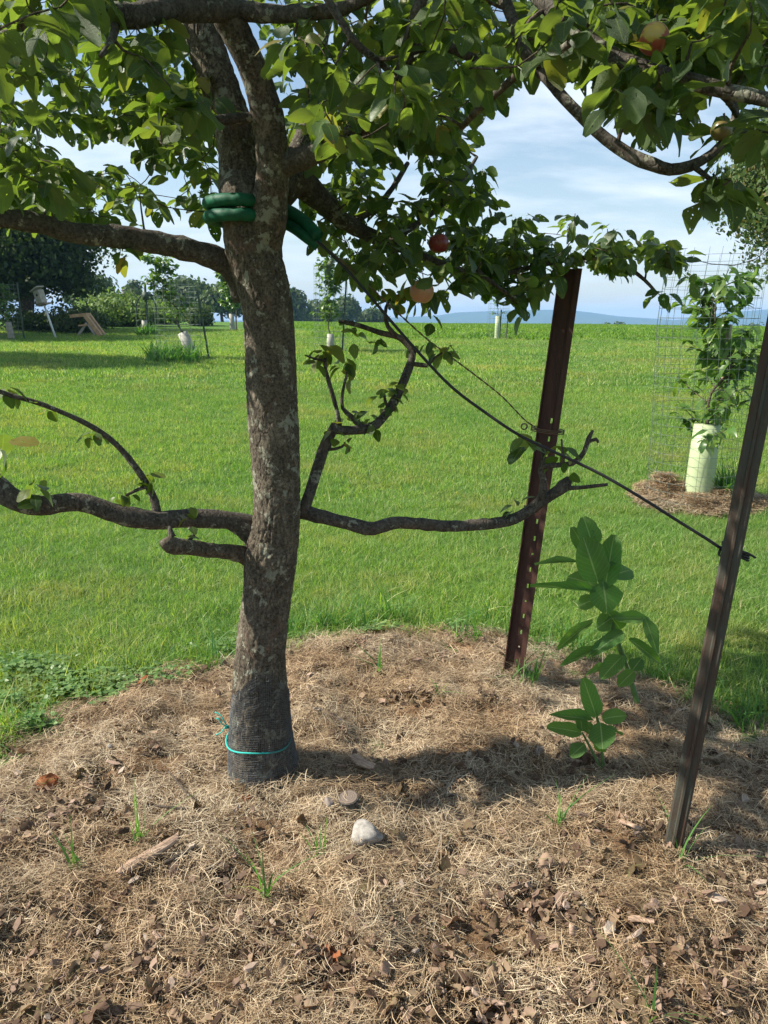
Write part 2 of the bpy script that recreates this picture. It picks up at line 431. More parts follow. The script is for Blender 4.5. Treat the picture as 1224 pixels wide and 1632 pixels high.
def barkm(name, dark, mid, light, lichen=0.5, scale=1.0, orange=0.3):
    m, t = newmat(name)
    oc = objco(t)
    mpn = N(t, 'ShaderNodeMapping'); L(t, oc, mpn.inputs[0]); mpn.inputs['Scale'].default_value = (1, 1, 0.45)
    n0 = noise_n(t, 22 * scale, 7, 0.68, vec=mpn.outputs[0], dist=0.6)
    c = ramp(t, n0, [(0.32, dark), (0.5, mid), (0.68, light)])
    v = N(t, 'ShaderNodeTexVoronoi', feature='DISTANCE_TO_EDGE'); v.inputs['Scale'].default_value = 34 * scale
    wn = N(t, 'ShaderNodeTexNoise'); wn.inputs['Scale'].default_value = 18 * scale; wn.inputs['Detail'].default_value = 3; L(t, mpn.outputs[0], wn.inputs['Vector'])
    wv = N(t, 'ShaderNodeVectorMath', operation='SCALE'); L(t, wn.outputs['Color'], wv.inputs[0]); wv.inputs['Scale'].default_value = 0.09 / scale
    wa = N(t, 'ShaderNodeVectorMath', operation='ADD'); L(t, mpn.outputs[0], wa.inputs[0]); L(t, wv.outputs[0], wa.inputs[1])
    L(t, wa.outputs[0], v.inputs['Vector'])
    crack = ramp(t, v.outputs['Distance'], [(0.0, (0.8, 0.8, 0.8)), (0.09, (0, 0, 0))])
    pm = noise_n(t, 5, 3, vec=oc)
    crk = mixrgb(t, 1.0, crack, ramp(t, pm, [(0.35, (0.1, 0.1, 0.1)), (0.6, (1, 1, 1))]), 'MULTIPLY')
    c = mixrgb(t, crk, c, (0.03, 0.022, 0.016))
    c = mixrgb(t, 0.6, c, mixrgb(t, ramp(t, noise_n(t, 130, 4, 0.75, vec=oc), [(0.4, (0, 0, 0)), (0.6, (1, 1, 1))]), (0.025, 0.02, 0.015), mixrgb(t, 0.5, c, light)))
    # flaked plates show reddish inner bark
    c = mixrgb(t, ramp(t, noise_n(t, 9 * scale, 5, 0.6, vec=oc, dist=0.8), [(0.58, (0, 0, 0)), (0.64, (orange, orange, orange))]), c, (0.20, 0.11, 0.075))
    # grey-green lichen in crisp patches
    l1 = noise_n(t, 15, 5, 0.62, vec=oc, dist=0.3)
    l2 = noise_n(t, 60, 4, 0.7, vec=oc)
    lm = N(t, 'ShaderNodeMath', operation='MULTIPLY_ADD'); L(t, l2, lm.inputs[0]); lm.inputs[1].default_value = 0.6; L(t, l1, lm.inputs[2])
    lt = 1.00 - 0.13 * lichen
    c = mixrgb(t, ramp(t, lm.outputs[0], [(lt - 0.06, (0, 0, 0)), (lt - 0.02, (0.8, 0.8, 0.8))]), c, mixrgb(t, l2, (0.13, 0.135, 0.095), (0.32, 0.32, 0.25)))
    b1 = bump(t, n0, 0.6, 0.006)
    bb = N(t, 'ShaderNodeBump'); bb.inputs['Strength'].default_value = 0.7; bb.inputs['Distance'].default_value = 0.004; bb.invert = True
    L(t, crk, bb.inputs['Height']); L(t, b1, bb.inputs['Normal'])
    finish(t, c, 0.9, bb.outputs[0], 0.2)
    return m
M['bark'] = barkm('apple bark', (0.028, 0.022, 0.015), (0.078, 0.064, 0.045), (0.23, 0.195, 0.145), 0.45, orange=0.22)
M['limb'] = barkm('limb bark', (0.035, 0.030, 0.024), (0.075, 0.065, 0.052), (0.15, 0.135, 0.112), 0.25, 1.5, 0.15)
M['twig'] = barkm('twig bark', (0.05, 0.038, 0.028), (0.10, 0.075, 0.052), (0.17, 0.14, 0.11), 0.2, 2.2, 0.1)
M['farbark'] = barkm('old tree bark', (0.04, 0.03, 0.025), (0.09, 0.07, 0.055), (0.15, 0.125, 0.1), 0.3, 0.3)
def rustm(name, base, rust, amt=0.5, streak=(1, 1, 0.15)):
    m, t = newmat(name)
    oc = objco(t)
    mpn = N(t, 'ShaderNodeMapping'); L(t, oc, mpn.inputs[0]); mpn.inputs['Scale'].default_value = streak
    n0 = noise_n(t, 45, 6, 0.7, vec=mpn.outputs[0])
    c = mixrgb(t, ramp(t, n0, [(0.42, (0, 0, 0)), (0.58, (amt * 1.6,) * 3)]), base, rust)
    n1 = noise_n(t, 160, 4, 0.7, vec=oc)
    c = mixrgb(t, ramp(t, n1, [(0.5, (0, 0, 0)), (0.7, (0.5, 0.5, 0.5))]), c, (0.06, 0.04, 0.03))
    finish(t, c, 0.62, bump(t, n1, 0.5, 0.002), 0.35)
    return m
M['red_post'] = rustm('rusty brown post paint', (0.050, 0.020, 0.016), (0.085, 0.038, 0.026), 0.4)
M['dark_post'] = rustm('weathered dark steel', (0.055, 0.058, 0.045), (0.06, 0.033, 0.022), 0.6)
M['green_post'] = rustm('green stake paint', (0.03, 0.07, 0.045), (0.07, 0.06, 0.04), 0.3)
def plain(name, c, rough=0.6, n=0.25, scale=30, spec=0.3, metal=0.0, bmp=0.2):
    m, t = newmat(name)
    oc = objco(t); nz = noise_n(t, scale, 5, 0.65, vec=oc)
    d = tuple(q * (1 - n) for q in c); u = tuple(min(1, q * (1 + n)) for q in c)
    finish(t, ramp(t, nz, [(0.3, d), (0.7, u)]), rough, bump(t, nz, bmp, 0.003), spec, metal)
    return m
M['hose'] = plain('green rubber hose', (0.005, 0.085, 0.040), 0.6, 0.4, 30, 0.3, bmp=0.5)
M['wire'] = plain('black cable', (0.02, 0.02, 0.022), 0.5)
M['rustwire'] = plain('rusty twisted wire', (0.13, 0.085, 0.06), 0.6)
M['cage'] = plain('galvanised wire', (0.16, 0.20, 0.17), 0.45, metal=0.3)
M['guard'] = plain('black hardware cloth', (0.10, 0.11, 0.12), 0.4, 0.4, 60, 0.6, 0.3)
M['teal'] = plain('teal twine', (0.03, 0.42, 0.36), 0.7, 0.15, 200)
M['tube'] = plain('pale green tree tube', (0.36, 0.43, 0.25), 0.5, 0.12, 6)
M['tube_white'] = plain('whitish tree tube', (0.32, 0.32, 0.27), 0.6, 0.12, 6)
M['oldwood'] = plain('grey weathered wood', (0.27, 0.21, 0.16), 0.85, 0.4, 12)
M['boxwood'] = plain('weathered birdhouse wood', (0.34, 0.31, 0.26), 0.85, 0.25, 12)
M['freshwood'] = plain('tan lumber', (0.42, 0.27, 0.15), 0.8, 0.25, 6)
M['whitepaint'] = plain('chalky white paint', (0.65, 0.66, 0.66), 0.6, 0.1, 10)
M['rock'] = plain('pale limestone', (0.30, 0.28, 0.25), 0.9, 0.5, 40, 0.2, bmp=0.9)
M['pebble'] = plain('grey-brown stone', (0.24, 0.20, 0.17), 0.9, 0.35, 30, 0.2, bmp=0.7)
def splitwood():
    m, t = newmat('split wood')
    oc = objco(t); mpn = N(t, 'ShaderNodeMapping'); L(t, oc, mpn.inputs[0]); mpn.inputs['Scale'].default_value = (0.12, 1, 1)
    n0 = noise_n(t, 140, 5, 0.7, vec=mpn.outputs[0])
    finish(t, ramp(t, n0, [(0.3, (0.15, 0.10, 0.07)), (0.55, (0.40, 0.28, 0.20)), (0.75, (0.55, 0.42, 0.31))]), 0.85, bump(t, n0, 0.8, 0.004), 0.15)
    return m
M['splitwood'] = splitwood()
def ringwood():
    m, t = newmat('sawn wood rings')
    oc = objco(t); wv = N(t, 'ShaderNodeTexWave', wave_type='RINGS', rings_direction='Z'); L(t, oc, wv.inputs[0]); wv.inputs['Scale'].default_value = 45; wv.inputs['Distortion'].default_value = 2.0
    n = noise_n(t, 80, 4, vec=oc)
    c = mixrgb(t, wv.outputs['Fac'], (0.12, 0.095, 0.08), (0.24, 0.19, 0.155))
    c = mixrgb(t, n, c, (0.14, 0.11, 0.09))
    finish(t, c, 0.9, bump(t, n, 0.5, 0.002), 0.1)
    return m
M['rings'] = ringwood()
M['deadleaf'] = leafy('dead brown leaf', [(0, (0.10, 0.06, 0.042)), (0.5, (0.20, 0.125, 0.085)), (1, (0.34, 0.24, 0.17))], trans_mul=(1, 0.8, 0.6), trans=0.2, rough=0.8, spec=0.15, veins=True)
M['redleaf'] = leafy('rust red dead leaf', [(0, (0.30, 0.09, 0.045)), (1, (0.40, 0.14, 0.06))], trans_mul=(1, 0.7, 0.5), trans=0.25, rough=0.8, spec=0.15)
def applem(name, ground, blush, th=0.5):
    m, t = newmat(name)
    oc = objco(t)
    n = noise_n(t, 14, 3, vec=oc)
    st = N(t, 'ShaderNodeMapping'); L(t, oc, st.inputs[0]); st.inputs['Scale'].default_value = (60, 60, 6)
    n2 = noise_n(t, 1.4, 3, vec=st.outputs[0])
    s = N(t, 'ShaderNodeMath', operation='ADD'); L(t, n, s.inputs[0]); L(t, n2, s.inputs[1])
    c = mixrgb(t, ramp(t, s.outputs[0], [(th + 0.35, (0, 0, 0)), (th + 0.65, (1, 1, 1))]), ground, blush)
    dots = noise_n(t, 260, 1, vec=oc)
    c = mixrgb(t, ramp(t, dots, [(0.70, (0, 0, 0)), (0.74, (0.5, 0.5, 0.5))]), c, (0.5, 0.42, 0.25))
    b = finish(t, c, 0.35, None, 0.5)
    b.inputs['Subsurface Weight'].default_value = 0.15; b.inputs['Subsurface Scale'].default_value = 0.01
    return m
M['apple_pink'] = applem('pinkish yellow apple skin', (0.50, 0.33, 0.15), (0.45, 0.21, 0.12), 0.5)
M['apple_red'] = applem('dark red apple skin', (0.30, 0.10, 0.05), (0.20, 0.02, 0.02), 0.3)
M['apple_orange'] = applem('red and yellow apple skin', (0.42, 0.30, 0.05), (0.30, 0.06, 0.03), 0.55)
M['apple_green'] = applem('green apple skin', (0.09, 0.13, 0.03), (0.13, 0.10, 0.03), 0.6)
def treefol(name, stops, tm=(1.5, 1.5, 0.6)):
    return leafy(name, stops, trans_mul=tm, trans=0.3, veins=False, rough=0.6, spec=0.25)
M['fol_dark'] = treefol('dark foliage', [(0, (0.022, 0.050, 0.016)), (0.7, (0.036, 0.075, 0.022)), (1, (0.065, 0.10, 0.03))])
M['fol_mid'] = treefol('mid green foliage', [(0, (0.038, 0.078, 0.022)), (1, (0.085, 0.13, 0.042))])
M['fol_light'] = treefol('light green foliage', [(0, (0.09, 0.17, 0.045)), (1, (0.19, 0.28, 0.08))])
M['fol_dry'] = treefol('loose tan-green foliage', [(0, (0.05, 0.10, 0.028)), (0.75, (0.10, 0.15, 0.045)), (0.9, (0.17, 0.17, 0.07)), (1, (0.24, 0.18, 0.10))])
def hillm():
    m, t = newmat('wooded hill')
    p = worldpos(t)
    n = noise_n(t, 0.012, 6, 0.7, vec=p)
    finish(t, ramp(t, n, [(0.35, (0.03, 0.06, 0.02)), (0.65, (0.06, 0.10, 0.035))]), 1.0, None, 0.0)
    return m
M['hill'] = hillm()

# ------------------------------------------------------------------ setting: ground sheet, mulch bed, hills, haze
def sheet(xs, ys, zf):
    X, Y = np.meshgrid(xs, ys); Z = zf(X, Y)
    V = np.stack([X.ravel(), Y.ravel(), Z.ravel()], 1)
    nx, ny = len(xs), len(ys)
    i = (np.arange(ny - 1)[:, None] * nx + np.arange(nx - 1)[None, :]).ravel()
    return V, np.stack([i, i + 1, i + nx + 1, i + nx], 1)
u = np.linspace(-1, 1, 321); xs = np.sinh(u * 8.4) / math.sinh(8.4) * 5000
v = np.linspace(-0.62, 1, 301); ys = np.sinh(v * 8.4) / math.sinh(8.4) * 5000 + 3
V, Fq = sheet(xs, ys, terrain)
tag(objme('ground', mesh_np('ground', V, Fq, mat=M['lawn'])), 'mown green lawn running out to the field crest', None, None, 'structure')
xs = np.arange(-3.3, 3.6, 0.022); ys = np.arange(-1.9, 4.2, 0.022)
V, Fq = sheet(xs, ys, lambda x, y: bedz(x, y))
sdv = bed_sd(V[:, 0], V[:, 1]); keep = (sdv[Fq] > -0.22).all(1); Fq = Fq[keep]
used, inv = np.unique(Fq, return_inverse=True)
tag(objme('mulch_bed', mesh_np('mulch_bed', V[used], inv.reshape(-1, 4), mat=M['soil'])), 'round bed of brown mulch under the apple tree', None, None, 'structure')

def hill_mesh(prof, dist, depth, base=-16.0, seed=3):
    """ridge given as (px, py) of its skyline at the given distance"""
    xs_, zs_ = [], []
    for px, py in prof:
        p = W(px, py, dist); xs_.append(p.x); zs_.append(p.z)
    X = np.linspace(xs_[0], xs_[-1], 260); Zt = np.interp(X, xs_, zs_)
    k = Wave(seed, f0=0.004); Zt = Zt + 1.0 * k(X, X * 0)
    rows = []
    for t in np.linspace(0, 1, 14):
        y = dist * 0.97 - depth / 2 + depth * t
        e = math.sin(math.pi * t) ** 0.8
        wob = 4 * Wave(seed + 1, f0=0.003)(X, X * 0 + y) * (1 - e)
        rows.append(np.stack([X, np.full_like(X, y), base + (Zt - base) * e + wob * 0.6], 1))
    V = np.concatenate(rows); nx = len(X)
    i = (np.arange(13)[:, None] * nx + np.arange(nx - 1)[None, :]).ravel()
    return V, np.stack([i, i + 1, i + nx + 1, i + nx], 1)
V, Fq = hill_mesh([(-900, 512), (300, 512), (560, 509), (640, 506), (690, 504), (720, 499), (760, 497), (800, 496), (860, 495), (900, 497), (940, 503), (990, 507), (1040, 511), (1080, 508), (1120, 500), (1160, 496), (1224, 492), (1400, 486), (1700, 492), (2400, 512)], 2600, 900)
tag(objme('far_hills', mesh_np('far_hills', V, Fq, mat=M['hill'])), 'long low blue ridge on the horizon', None, None, 'structure')

hz_mb = MB(); hz_mb.box((0, 1700, 20), (9800, 4200, 100))
hm, t = newmat('air haze')
pv = N(t, 'ShaderNodeVolumePrincipled'); pv.inputs['Color'].default_value = (0.36, 0.62, 1.0, 1); pv.inputs['Density'].default_value = 0.00042; pv.inputs['Anisotropy'].default_value = 0.0
o_ = N(t, 'ShaderNodeOutputMaterial'); L(t, pv.outputs[0], o_.inputs['Volume'])
hzo = obj('haze', hz_mb, hm, smooth=False); tag(hzo, 'thin blue summer haze over the distance', None, None, 'stuff')

# ------------------------------------------------------------------ instanced ground cover (grass, straw)
def scatter(name, variants, P, rot, scl, idx, label):
    """one object; points carry small meshes through geometry nodes"""
    c = bpy.data.collections.new(name + ' pieces')
    for i, me in enumerate(variants):
        c.objects.link(bpy.data.objects.new('%s piece %02d' % (name, i), me))
    me = bpy.data.meshes.new(name); me.vertices.add(len(P)); me.vertices.foreach_set('co', np.asarray(P, np.float32).ravel())
    a = me.attributes.new('rot', 'FLOAT_VECTOR', 'POINT'); a.data.foreach_set('vector', np.asarray(rot, np.float32).ravel())
    a = me.attributes.new('scl', 'FLOAT', 'POINT'); a.data.foreach_set('value', np.asarray(scl, np.float32))
    a = me.attributes.new('idx', 'INT', 'POINT'); a.data.foreach_set('value', np.asarray(idx, np.int32))
    o = objme(name, me)
    g = bpy.data.node_groups.new(name, 'GeometryNodeTree')
    g.interface.new_socket('Geometry', in_out='INPUT', socket_type='NodeSocketGeometry')
    g.interface.new_socket('Geometry', in_out='OUTPUT', socket_type='NodeSocketGeometry')
    gi = g.nodes.new('NodeGroupInput'); go = g.nodes.new('NodeGroupOutput')
    ci = g.nodes.new('GeometryNodeCollectionInfo'); ci.inputs['Collection'].default_value = c
    ci.inputs['Separate Children'].default_value = True; ci.inputs['Reset Children'].default_value = True
    ip = g.nodes.new('GeometryNodeInstanceOnPoints'); ip.inputs['Pick Instance'].default_value = True
    def na(n, ty):
        q = g.nodes.new('GeometryNodeInputNamedAttribute'); q.data_type = ty; q.inputs['Name'].default_value = n; return q.outputs['Attribute']
    er = g.nodes.new('FunctionNodeEulerToRotation')
    g.links.new(gi.outputs[0], ip.inputs['Points']); g.links.new(ci.outputs[0], ip.inputs['Instance'])
    g.links.new(na('idx', 'INT'), ip.inputs['Instance Index'])
    g.links.new(na('rot', 'FLOAT_VECTOR'), er.inputs[0]); g.links.new(er.outputs[0], ip.inputs['Rotation'])
    g.links.new(na('scl', 'FLOAT'), ip.inputs['Scale'])
    g.links.new(ip.outputs[0], go.inputs[0])
    md = o.modifiers.new('scatter', 'NODES'); md.node_group = g
    return tag(o, label, None, None, 'stuff')

def blades(n, rad, h, wd, lean, mat, seg=3, hv=0.35, seed=0):
    r = np.random.default_rng(seed)
    a = r.uniform(0, 2 * math.pi, n); rr = rad * np.sqrt(r.uniform(0, 1, n))
    bx, by = rr * np.cos(a), rr * np.sin(a)
    if rad > 0.15: bx, by = r.uniform(-rad, rad, n), r.uniform(-rad, rad, n)
    H = h * (1 + hv * r.normal(0, 1, n)).clip(0.35, 2.0); Wd = wd * r.uniform(0.6, 1.3, n)
    az = r.uniform(0, 2 * math.pi, n); fa = az + r.uniform(-1.3, 1.3, n) + math.pi / 2
    ln = np.abs(r.normal(0, lean, n)) * H
    V = np.zeros((n, seg + 1, 2, 3))
    for k in range(seg + 1):
        t = k / seg
        cxk = bx + np.cos(az) * ln * t ** 1.8; cyk = by + np.sin(az) * ln * t ** 1.8
        zk = H * (t - 0.18 * (ln / H) * t * t) - 0.008
        wk = Wd * (1 - t ** 1.6) * 0.5 + wd * 0.04
        V[:, k, 0] = np.stack([cxk - np.cos(fa) * wk, cyk - np.sin(fa) * wk, zk], 1)
        V[:, k, 1] = np.stack([cxk + np.cos(fa) * wk, cyk + np.sin(fa) * wk, zk], 1)
    b = (np.arange(n) * (seg + 1) * 2)[:, None] + (np.arange(seg) * 2)[None, :]
    b = b.ravel(); Fq = np.stack([b, b + 1, b + 3, b + 2], 1)
    return mesh_np('blades', V.reshape(-1, 3), Fq, mat=mat)

def wedge(y0, y1, sp, marg=1.0, y_only=False):
    ys_ = np.arange(y0, y1, sp); P = []
    for y in ys_:
        hw = 0.56 * y + marg
        x = np.arange(-hw, hw, sp); P.append(np.stack([x, np.full_like(x, y)], 1))
    P = np.concatenate(P); P += rng.uniform(-sp * 0.5, sp * 0.5, P.shape)
    return P

near = wedge(1.2, 6.3, 0.075, 0.8)
s = bed_sd(near[:, 0], near[:, 1])
nzv = wE(near[:, 0], near[:, 1]) * 0.11 + wB(near[:, 0], near[:, 1]) * 0.06 + rng.normal(0, .035, len(near))
k = s < nzv - 0.02
near = near[k]; s = s[k]
sap_c = ray_ground(1112, 800, lambda x, y: float(terrain(x, y)))
k = np.hypot(near[:, 0] - sap_c.x, (near[:, 1] - sap_c.y) * 1.4) > 0.52 + 0.1 * wE(near[:, 0], near[:, 1])
near = near[k]; s = s[k]
n = len(near)
scl = rng.uniform(0.7, 1.25, n) * (1 + 0.25 * wE(near[:, 0] * .5, near[:, 1] * .5)) * np.where(s > -0.2, rng.uniform(1.0, 1.75, n), 1.0)
P = np.column_stack([near, terrain(near[:, 0], near[:, 1])])
scatter('lawn_grass', [blades(78, 0.075, 0.042, 0.0029, 1.0, M['grass'], seed=i) for i in range(8)], P,
        np.column_stack([rng.normal(0, .08, n), rng.normal(0, .08, n), rng.uniform(0, 6.28, n)]), scl, rng.integers(0, 8, n), 'bright green lawn grass blades close behind the mulch bed')
fr_ = wedge(1.2, 4.4, 0.07, 0.6); s2_ = bed_sd(fr_[:, 0], fr_[:, 1]) + wE(fr_[:, 0], fr_[:, 1]) * .07
k = (s2_ > -0.16) & (s2_ < 0.03) & (rng.uniform(0, 1, len(fr_)) < 0.75 * (0.55 + 1.2 * wE(fr_[:, 0] + 5, fr_[:, 1])).clip(0.12, 1.3))
fr_ = fr_[k]; n = len(fr_); zf = np.maximum(terrain(fr_[:, 0], fr_[:, 1]), bedz(fr_[:, 0], fr_[:, 1]))
scatter('edge_grass', [blades(18, 0.045, 0.125, 0.005, 1.0, M['tuft'], 4, seed=180 + i) for i in range(6)], np.column_stack([fr_, zf]),
        np.column_stack([rng.normal(0, .2, n), rng.normal(0, .2, n), rng.uniform(0, 6.28, n)]), rng.uniform(0.5, 1.3, n), rng.integers(0, 6, n), 'uncut longer grass fringing the mulch bed')
mid = wedge(6.2, 13.2, 0.19, 1.5)
k = np.hypot(mid[:, 0] - sap_c.x, (mid[:, 1] - sap_c.y) * 1.4) > 0.62
mid = mid[k]; n = len(mid)
P = np.column_stack([mid, terrain(mid[:, 0], mid[:, 1])])
scatter('lawn_grass', [blades(230, 0.17, 0.044, 0.0048, 0.9, M['grass'], 2, seed=20 + i) for i in range(5)], P,
        np.column_stack([np.zeros(n), np.zeros(n), rng.uniform(0, 6.28, n)]), rng.uniform(0.8, 1.2, n), rng.integers(0, 5, n), 'green lawn grass farther out past the caged sapling')
far = wedge(13, 30, 0.5, 3)
n = len(far); P = np.column_stack([far, terrain(far[:, 0], far[:, 1])])
scatter('lawn_grass', [blades(480, 0.42, 0.05, 0.012, 0.8, M['grass'], 2, seed=40 + i) for i in range(4)], P,
        np.column_stack([np.zeros(n), np.zeros(n), rng.uniform(0, 6.28, n)]), rng.uniform(0.8, 1.2, n), rng.integers(0, 4, n), 'distant lawn grass reaching the field edge')
vf = wedge(26, 92, 1.5, 5)
k = vf[:, 0] > -0.12 * vf[:, 1] + 1.5 * wE(vf[:, 0] * .02, vf[:, 1] * .02)
vf = vf[k]
n = len(vf); P = np.column_stack([vf, terrain(vf[:, 0], vf[:, 1])])
scatter('field_crop', [blades(620, 1.1, 0.085, 0.05, 0.9, M['crop'], 2, seed=60 + i) for i in range(4)], P,
        np.column_stack([np.zeros(n), np.zeros(n), rng.uniform(0, 6.28, n)]), rng.uniform(0.8, 1.2, n), rng.integers(0, 4, n), 'leafy bright green crop along the field crest')

def strands(n, rad, ln, wd, thick, mat, seed=0, seg=3):
    r = np.random.default_rng(seed)
    a = r.uniform(0, 2 * math.pi, n); rr = rad * np.sqrt(r.uniform(0, 1, n))
    bx, by = rr * np.cos(a), rr * np.sin(a)
    az = r.uniform(0, 2 * math.pi, n); Ln = ln * r.uniform(0.4, 1.5, n); Wd = wd * r.uniform(0.6, 1.6, n)
    bend = r.normal(0, 0.35, n); z0 = thick * r.uniform(-0.3, 1, n) ** 1.0; tilt = r.normal(0, 0.14, n); arch = np.abs(r.normal(0, 0.07, n))
    V = np.zeros((n, seg + 1, 2, 3))
    for k in range(seg + 1):
        t = k / seg - 0.5
        ang = az + bend * t
        cxk = bx + np.cos(ang) * Ln * t; cyk = by + np.sin(ang) * Ln * t
        zk = z0 + tilt * Ln * t + arch * Ln * (0.25 - t * t)
        wk = Wd * 0.5 * (1.0 if 0 < k < seg else 0.55)
        sx, sy = -np.sin(ang) * wk, np.cos(ang) * wk
        V[:, k, 0] = np.stack([cxk - sx, cyk - sy, zk], 1)
        V[:, k, 1] = np.stack([cxk + sx, cyk + sy, zk + wk * 0.5], 1)
    b = (np.arange(n) * (seg + 1) * 2)[:, None] + (np.arange(seg) * 2)[None, :]
    b = b.ravel(); Fq = np.stack([b, b + 1, b + 3, b + 2], 1)
    return mesh_np('strands', V.reshape(-1, 3), Fq, mat=mat)
def bed_points(y0, y1, sp, thr):
    P = wedge(y0, y1, sp, 0.45)
    s_ = bed_sd(P[:, 0], P[:, 1]); k = (s_ > thr)
    P = P[k]
    z = bedz(P[:, 0], P[:, 1]); e = 0.03
    gx = (bedz(P[:, 0] + e, P[:, 1]) - bedz(P[:, 0] - e, P[:, 1])) / (2 * e)
    gy = (bedz(P[:, 0], P[:, 1] + e) - bedz(P[:, 0], P[:, 1] - e)) / (2 * e)
    return P, z, gx, gy
P2, z, gx, gy = bed_points(0.35, 4.0, 0.062, -0.10)
keep = (wA(P2[:, 0] + 7, P2[:, 1]) + 0.7 * wE(P2[:, 0], P2[:, 1] + 3)) > -0.62
keep |= rng.uniform(0, 1, len(keep)) < 0.5
keep &= ~((P2[:, 1] < 1.7) & (rng.uniform(0, 1, len(keep)) < 0.25))
for hx, hy, hr in [(-.80, 2.28, .10), (-.93, 2.0, .10), (-.70, 2.12, .08), (.42, 1.66, .07), (.72, 1.45, .10), (.16, 1.32, .09), (-.62, 1.36, .09), (.30, 2.36, .08), (-.2, 1.5, .06)]:
    keep &= ~((np.hypot(P2[:, 0] - hx, (P2[:, 1] - hy) * 1.5) < hr) & (rng.uniform(0, 1, len(keep)) < 0.75))
P2, z, gx, gy = P2[keep], z[keep], gx[keep], gy[keep]
n = len(P2)
scatter('straw_mulch', [strands(200, 0.085, 0.047, 0.0010, 0.018, M['straw'], seed=80 + i) for i in range(10)],
        np.column_stack([P2, z]), np.column_stack([np.arctan(gy), -np.arctan(gx), rng.uniform(0, 6.28, n) * 0]),
        rng.uniform(0.8, 1.25, n), rng.integers(0, 10, n), 'tan dry straw strewn thickly over the mulch bed')
# longer loose stalks
P3, z, gx, gy = bed_points(0.6, 3.8, 0.20, 0.0)
n = len(P3)
scatter('loose_stalks', [strands(5, 0.12, 0.09, 0.0016, 0.025, M['straw'], seed=120 + i, seg=5) for i in range(6)],
        np.column_stack([P3, z + 0.006]), np.column_stack([np.arctan(gy), -np.arctan(gx), np.zeros(n)]),
        rng.uniform(0.8, 1.3, n), rng.integers(0, 6, n), 'longer pale dry stalks lying on the straw')
# straw round the caged sapling
ring = []
while len(ring) < 420:
    a = random.uniform(0, 6.28); r_ = 0.52 * math.sqrt(random.random())
    ring.append((sap_c.x + r_ * 1.05 * math.cos(a), sap_c.y + r_ * 0.8 * math.sin(a)))
ring = np.array(ring)
def ringz(x, y):
    q = np.clip(1 - np.hypot((x - sap_c.x) / 0.55, (y - sap_c.y) / 0.45) ** 2, 0, 1)
    return terrain(x, y) + 0.07 * q * (1 + 0.9 * wE(x, y)) + 0.12 * np.exp(-(((x - sap_c.x + 0.28) / 0.16) ** 2 + ((y - sap_c.y - 0.2) / 0.12) ** 2))
n = len(ring)
xs = np.linspace(-0.62, 0.62, 50)
V, Fq = sheet(sap_c.x + xs, sap_c.y + xs * 0.85, lambda x, y: ringz(x, y) - 0.02 + 0.015 * np.clip(1 - np.hypot(x - sap_c.x, y - sap_c.y) / .5, 0, 1))
tag(objme('mulch_ring', mesh_np('mulch_ring', V, Fq, mat=M['soil'])), 'low mulch mound round the caged sapling at right', None, None, 'structure')
scatter('straw_mulch', [strands(110, 0.085, 0.07, 0.0024, 0.025, M['straw'], seed=140 + i) for i in range(4)],
        np.column_stack([ring, ringz(ring[:, 0], ring[:, 1])]), np.column_stack([rng.normal(0, .15, n), rng.normal(0, .15, n), rng.uniform(0, 6.28, n)]),
        rng.uniform(0.8, 1.2, n), rng.integers(0, 4, n), 'dry straw heaped round the caged sapling')

# wood chips and crumbs: one object
def chip_mesh(V_, F_, c, sz, M3):
    n0 = len(V_)
    sx, sy, sz_ = sz
    k = 5
    pts = []
    for z_ in (-1, 1):
        for i in range(k):
            a = 2 * math.pi * i / k + 0.3 * z_
            rr = random.uniform(0.6, 1.0)
            pts.append(Vector((math.cos(a) * sx * rr, math.sin(a) * sy * rr, z_ * sz_ * random.uniform(0.5, 1.1))))
    for p in pts: V_.append(c + M3 @ p)
    F_.append(tuple(n0 + i for i in reversed(range(k)))); F_.append(tuple(n0 + k + i for i in range(k)))
    for i in range(k):
        j = (i + 1) % k; F_.append((n0 + i, n0 + j, n0 + k + j, n0 + k + i))
from mathutils import Euler
HEAPS = [(G(px, py), rd) for px, py, rd in [(90, 1265, .13), (40, 1345, .10), (130, 1310, .10), (60, 1480, .10), (110, 1590, .12), (260, 1560, .08), (430, 1480, .07), (530, 1530, .09), (690, 1590, .12), (840, 1440, .09), (900, 1460, .06), (1010, 1480, .10), (1150, 1530, .16), (960, 1590, .12), (1180, 1400, .10), (740, 1240, .10), (650, 1110, .06), (930, 1230, .07), (560, 1030, .05), (710, 1050, .05), (1040, 1600, .10), (800, 1620, .10), (330, 1400, .06), (1130, 1230, .1)]]
def heap_xy():
    h_, rd = random.choice(HEAPS); return h_.x + random.gauss(0, rd * .8), h_.y + random.gauss(0, rd * .45)
mb = MB()
for i in range(5600):
    y = 0.85 + 2.9 * random.random() ** 1.5; x = random.uniform(-0.56 * y - 0.4, 0.56 * y + 0.4)
    hp_ = i >= 4900
    if hp_: x, y = heap_xy()
    if bed_sd(x, y) < 0.02: continue
    dens = 0.5 + 0.8 * float(wE(x * .6 + 4, y * .6))
    if y < 1.8: dens += 0.35
    if x > 0.2 and y < 2.0: dens += 0.3
    if not hp_ and random.random() > dens * .8: continue
    sc = 0.004 + 0.013 * random.random() ** 2.2
    chip_mesh(mb.v, mb.f, Vector((x, y, float(bedz(x, y)) + 0.014 + 0.014 * random.random())), (sc * random.uniform(1, 2.2), sc * random.uniform(.6, 1.0), sc * random.uniform(.15, .5)), Euler((random.gauss(0, .5), random.gauss(0, .5), random.uniform(0, 6.28))).to_matrix())
tag(obj('wood_chips', mb, M['chip'], smooth=False), 'small brown wood chips and bark crumbs in the straw', None, None, 'stuff')

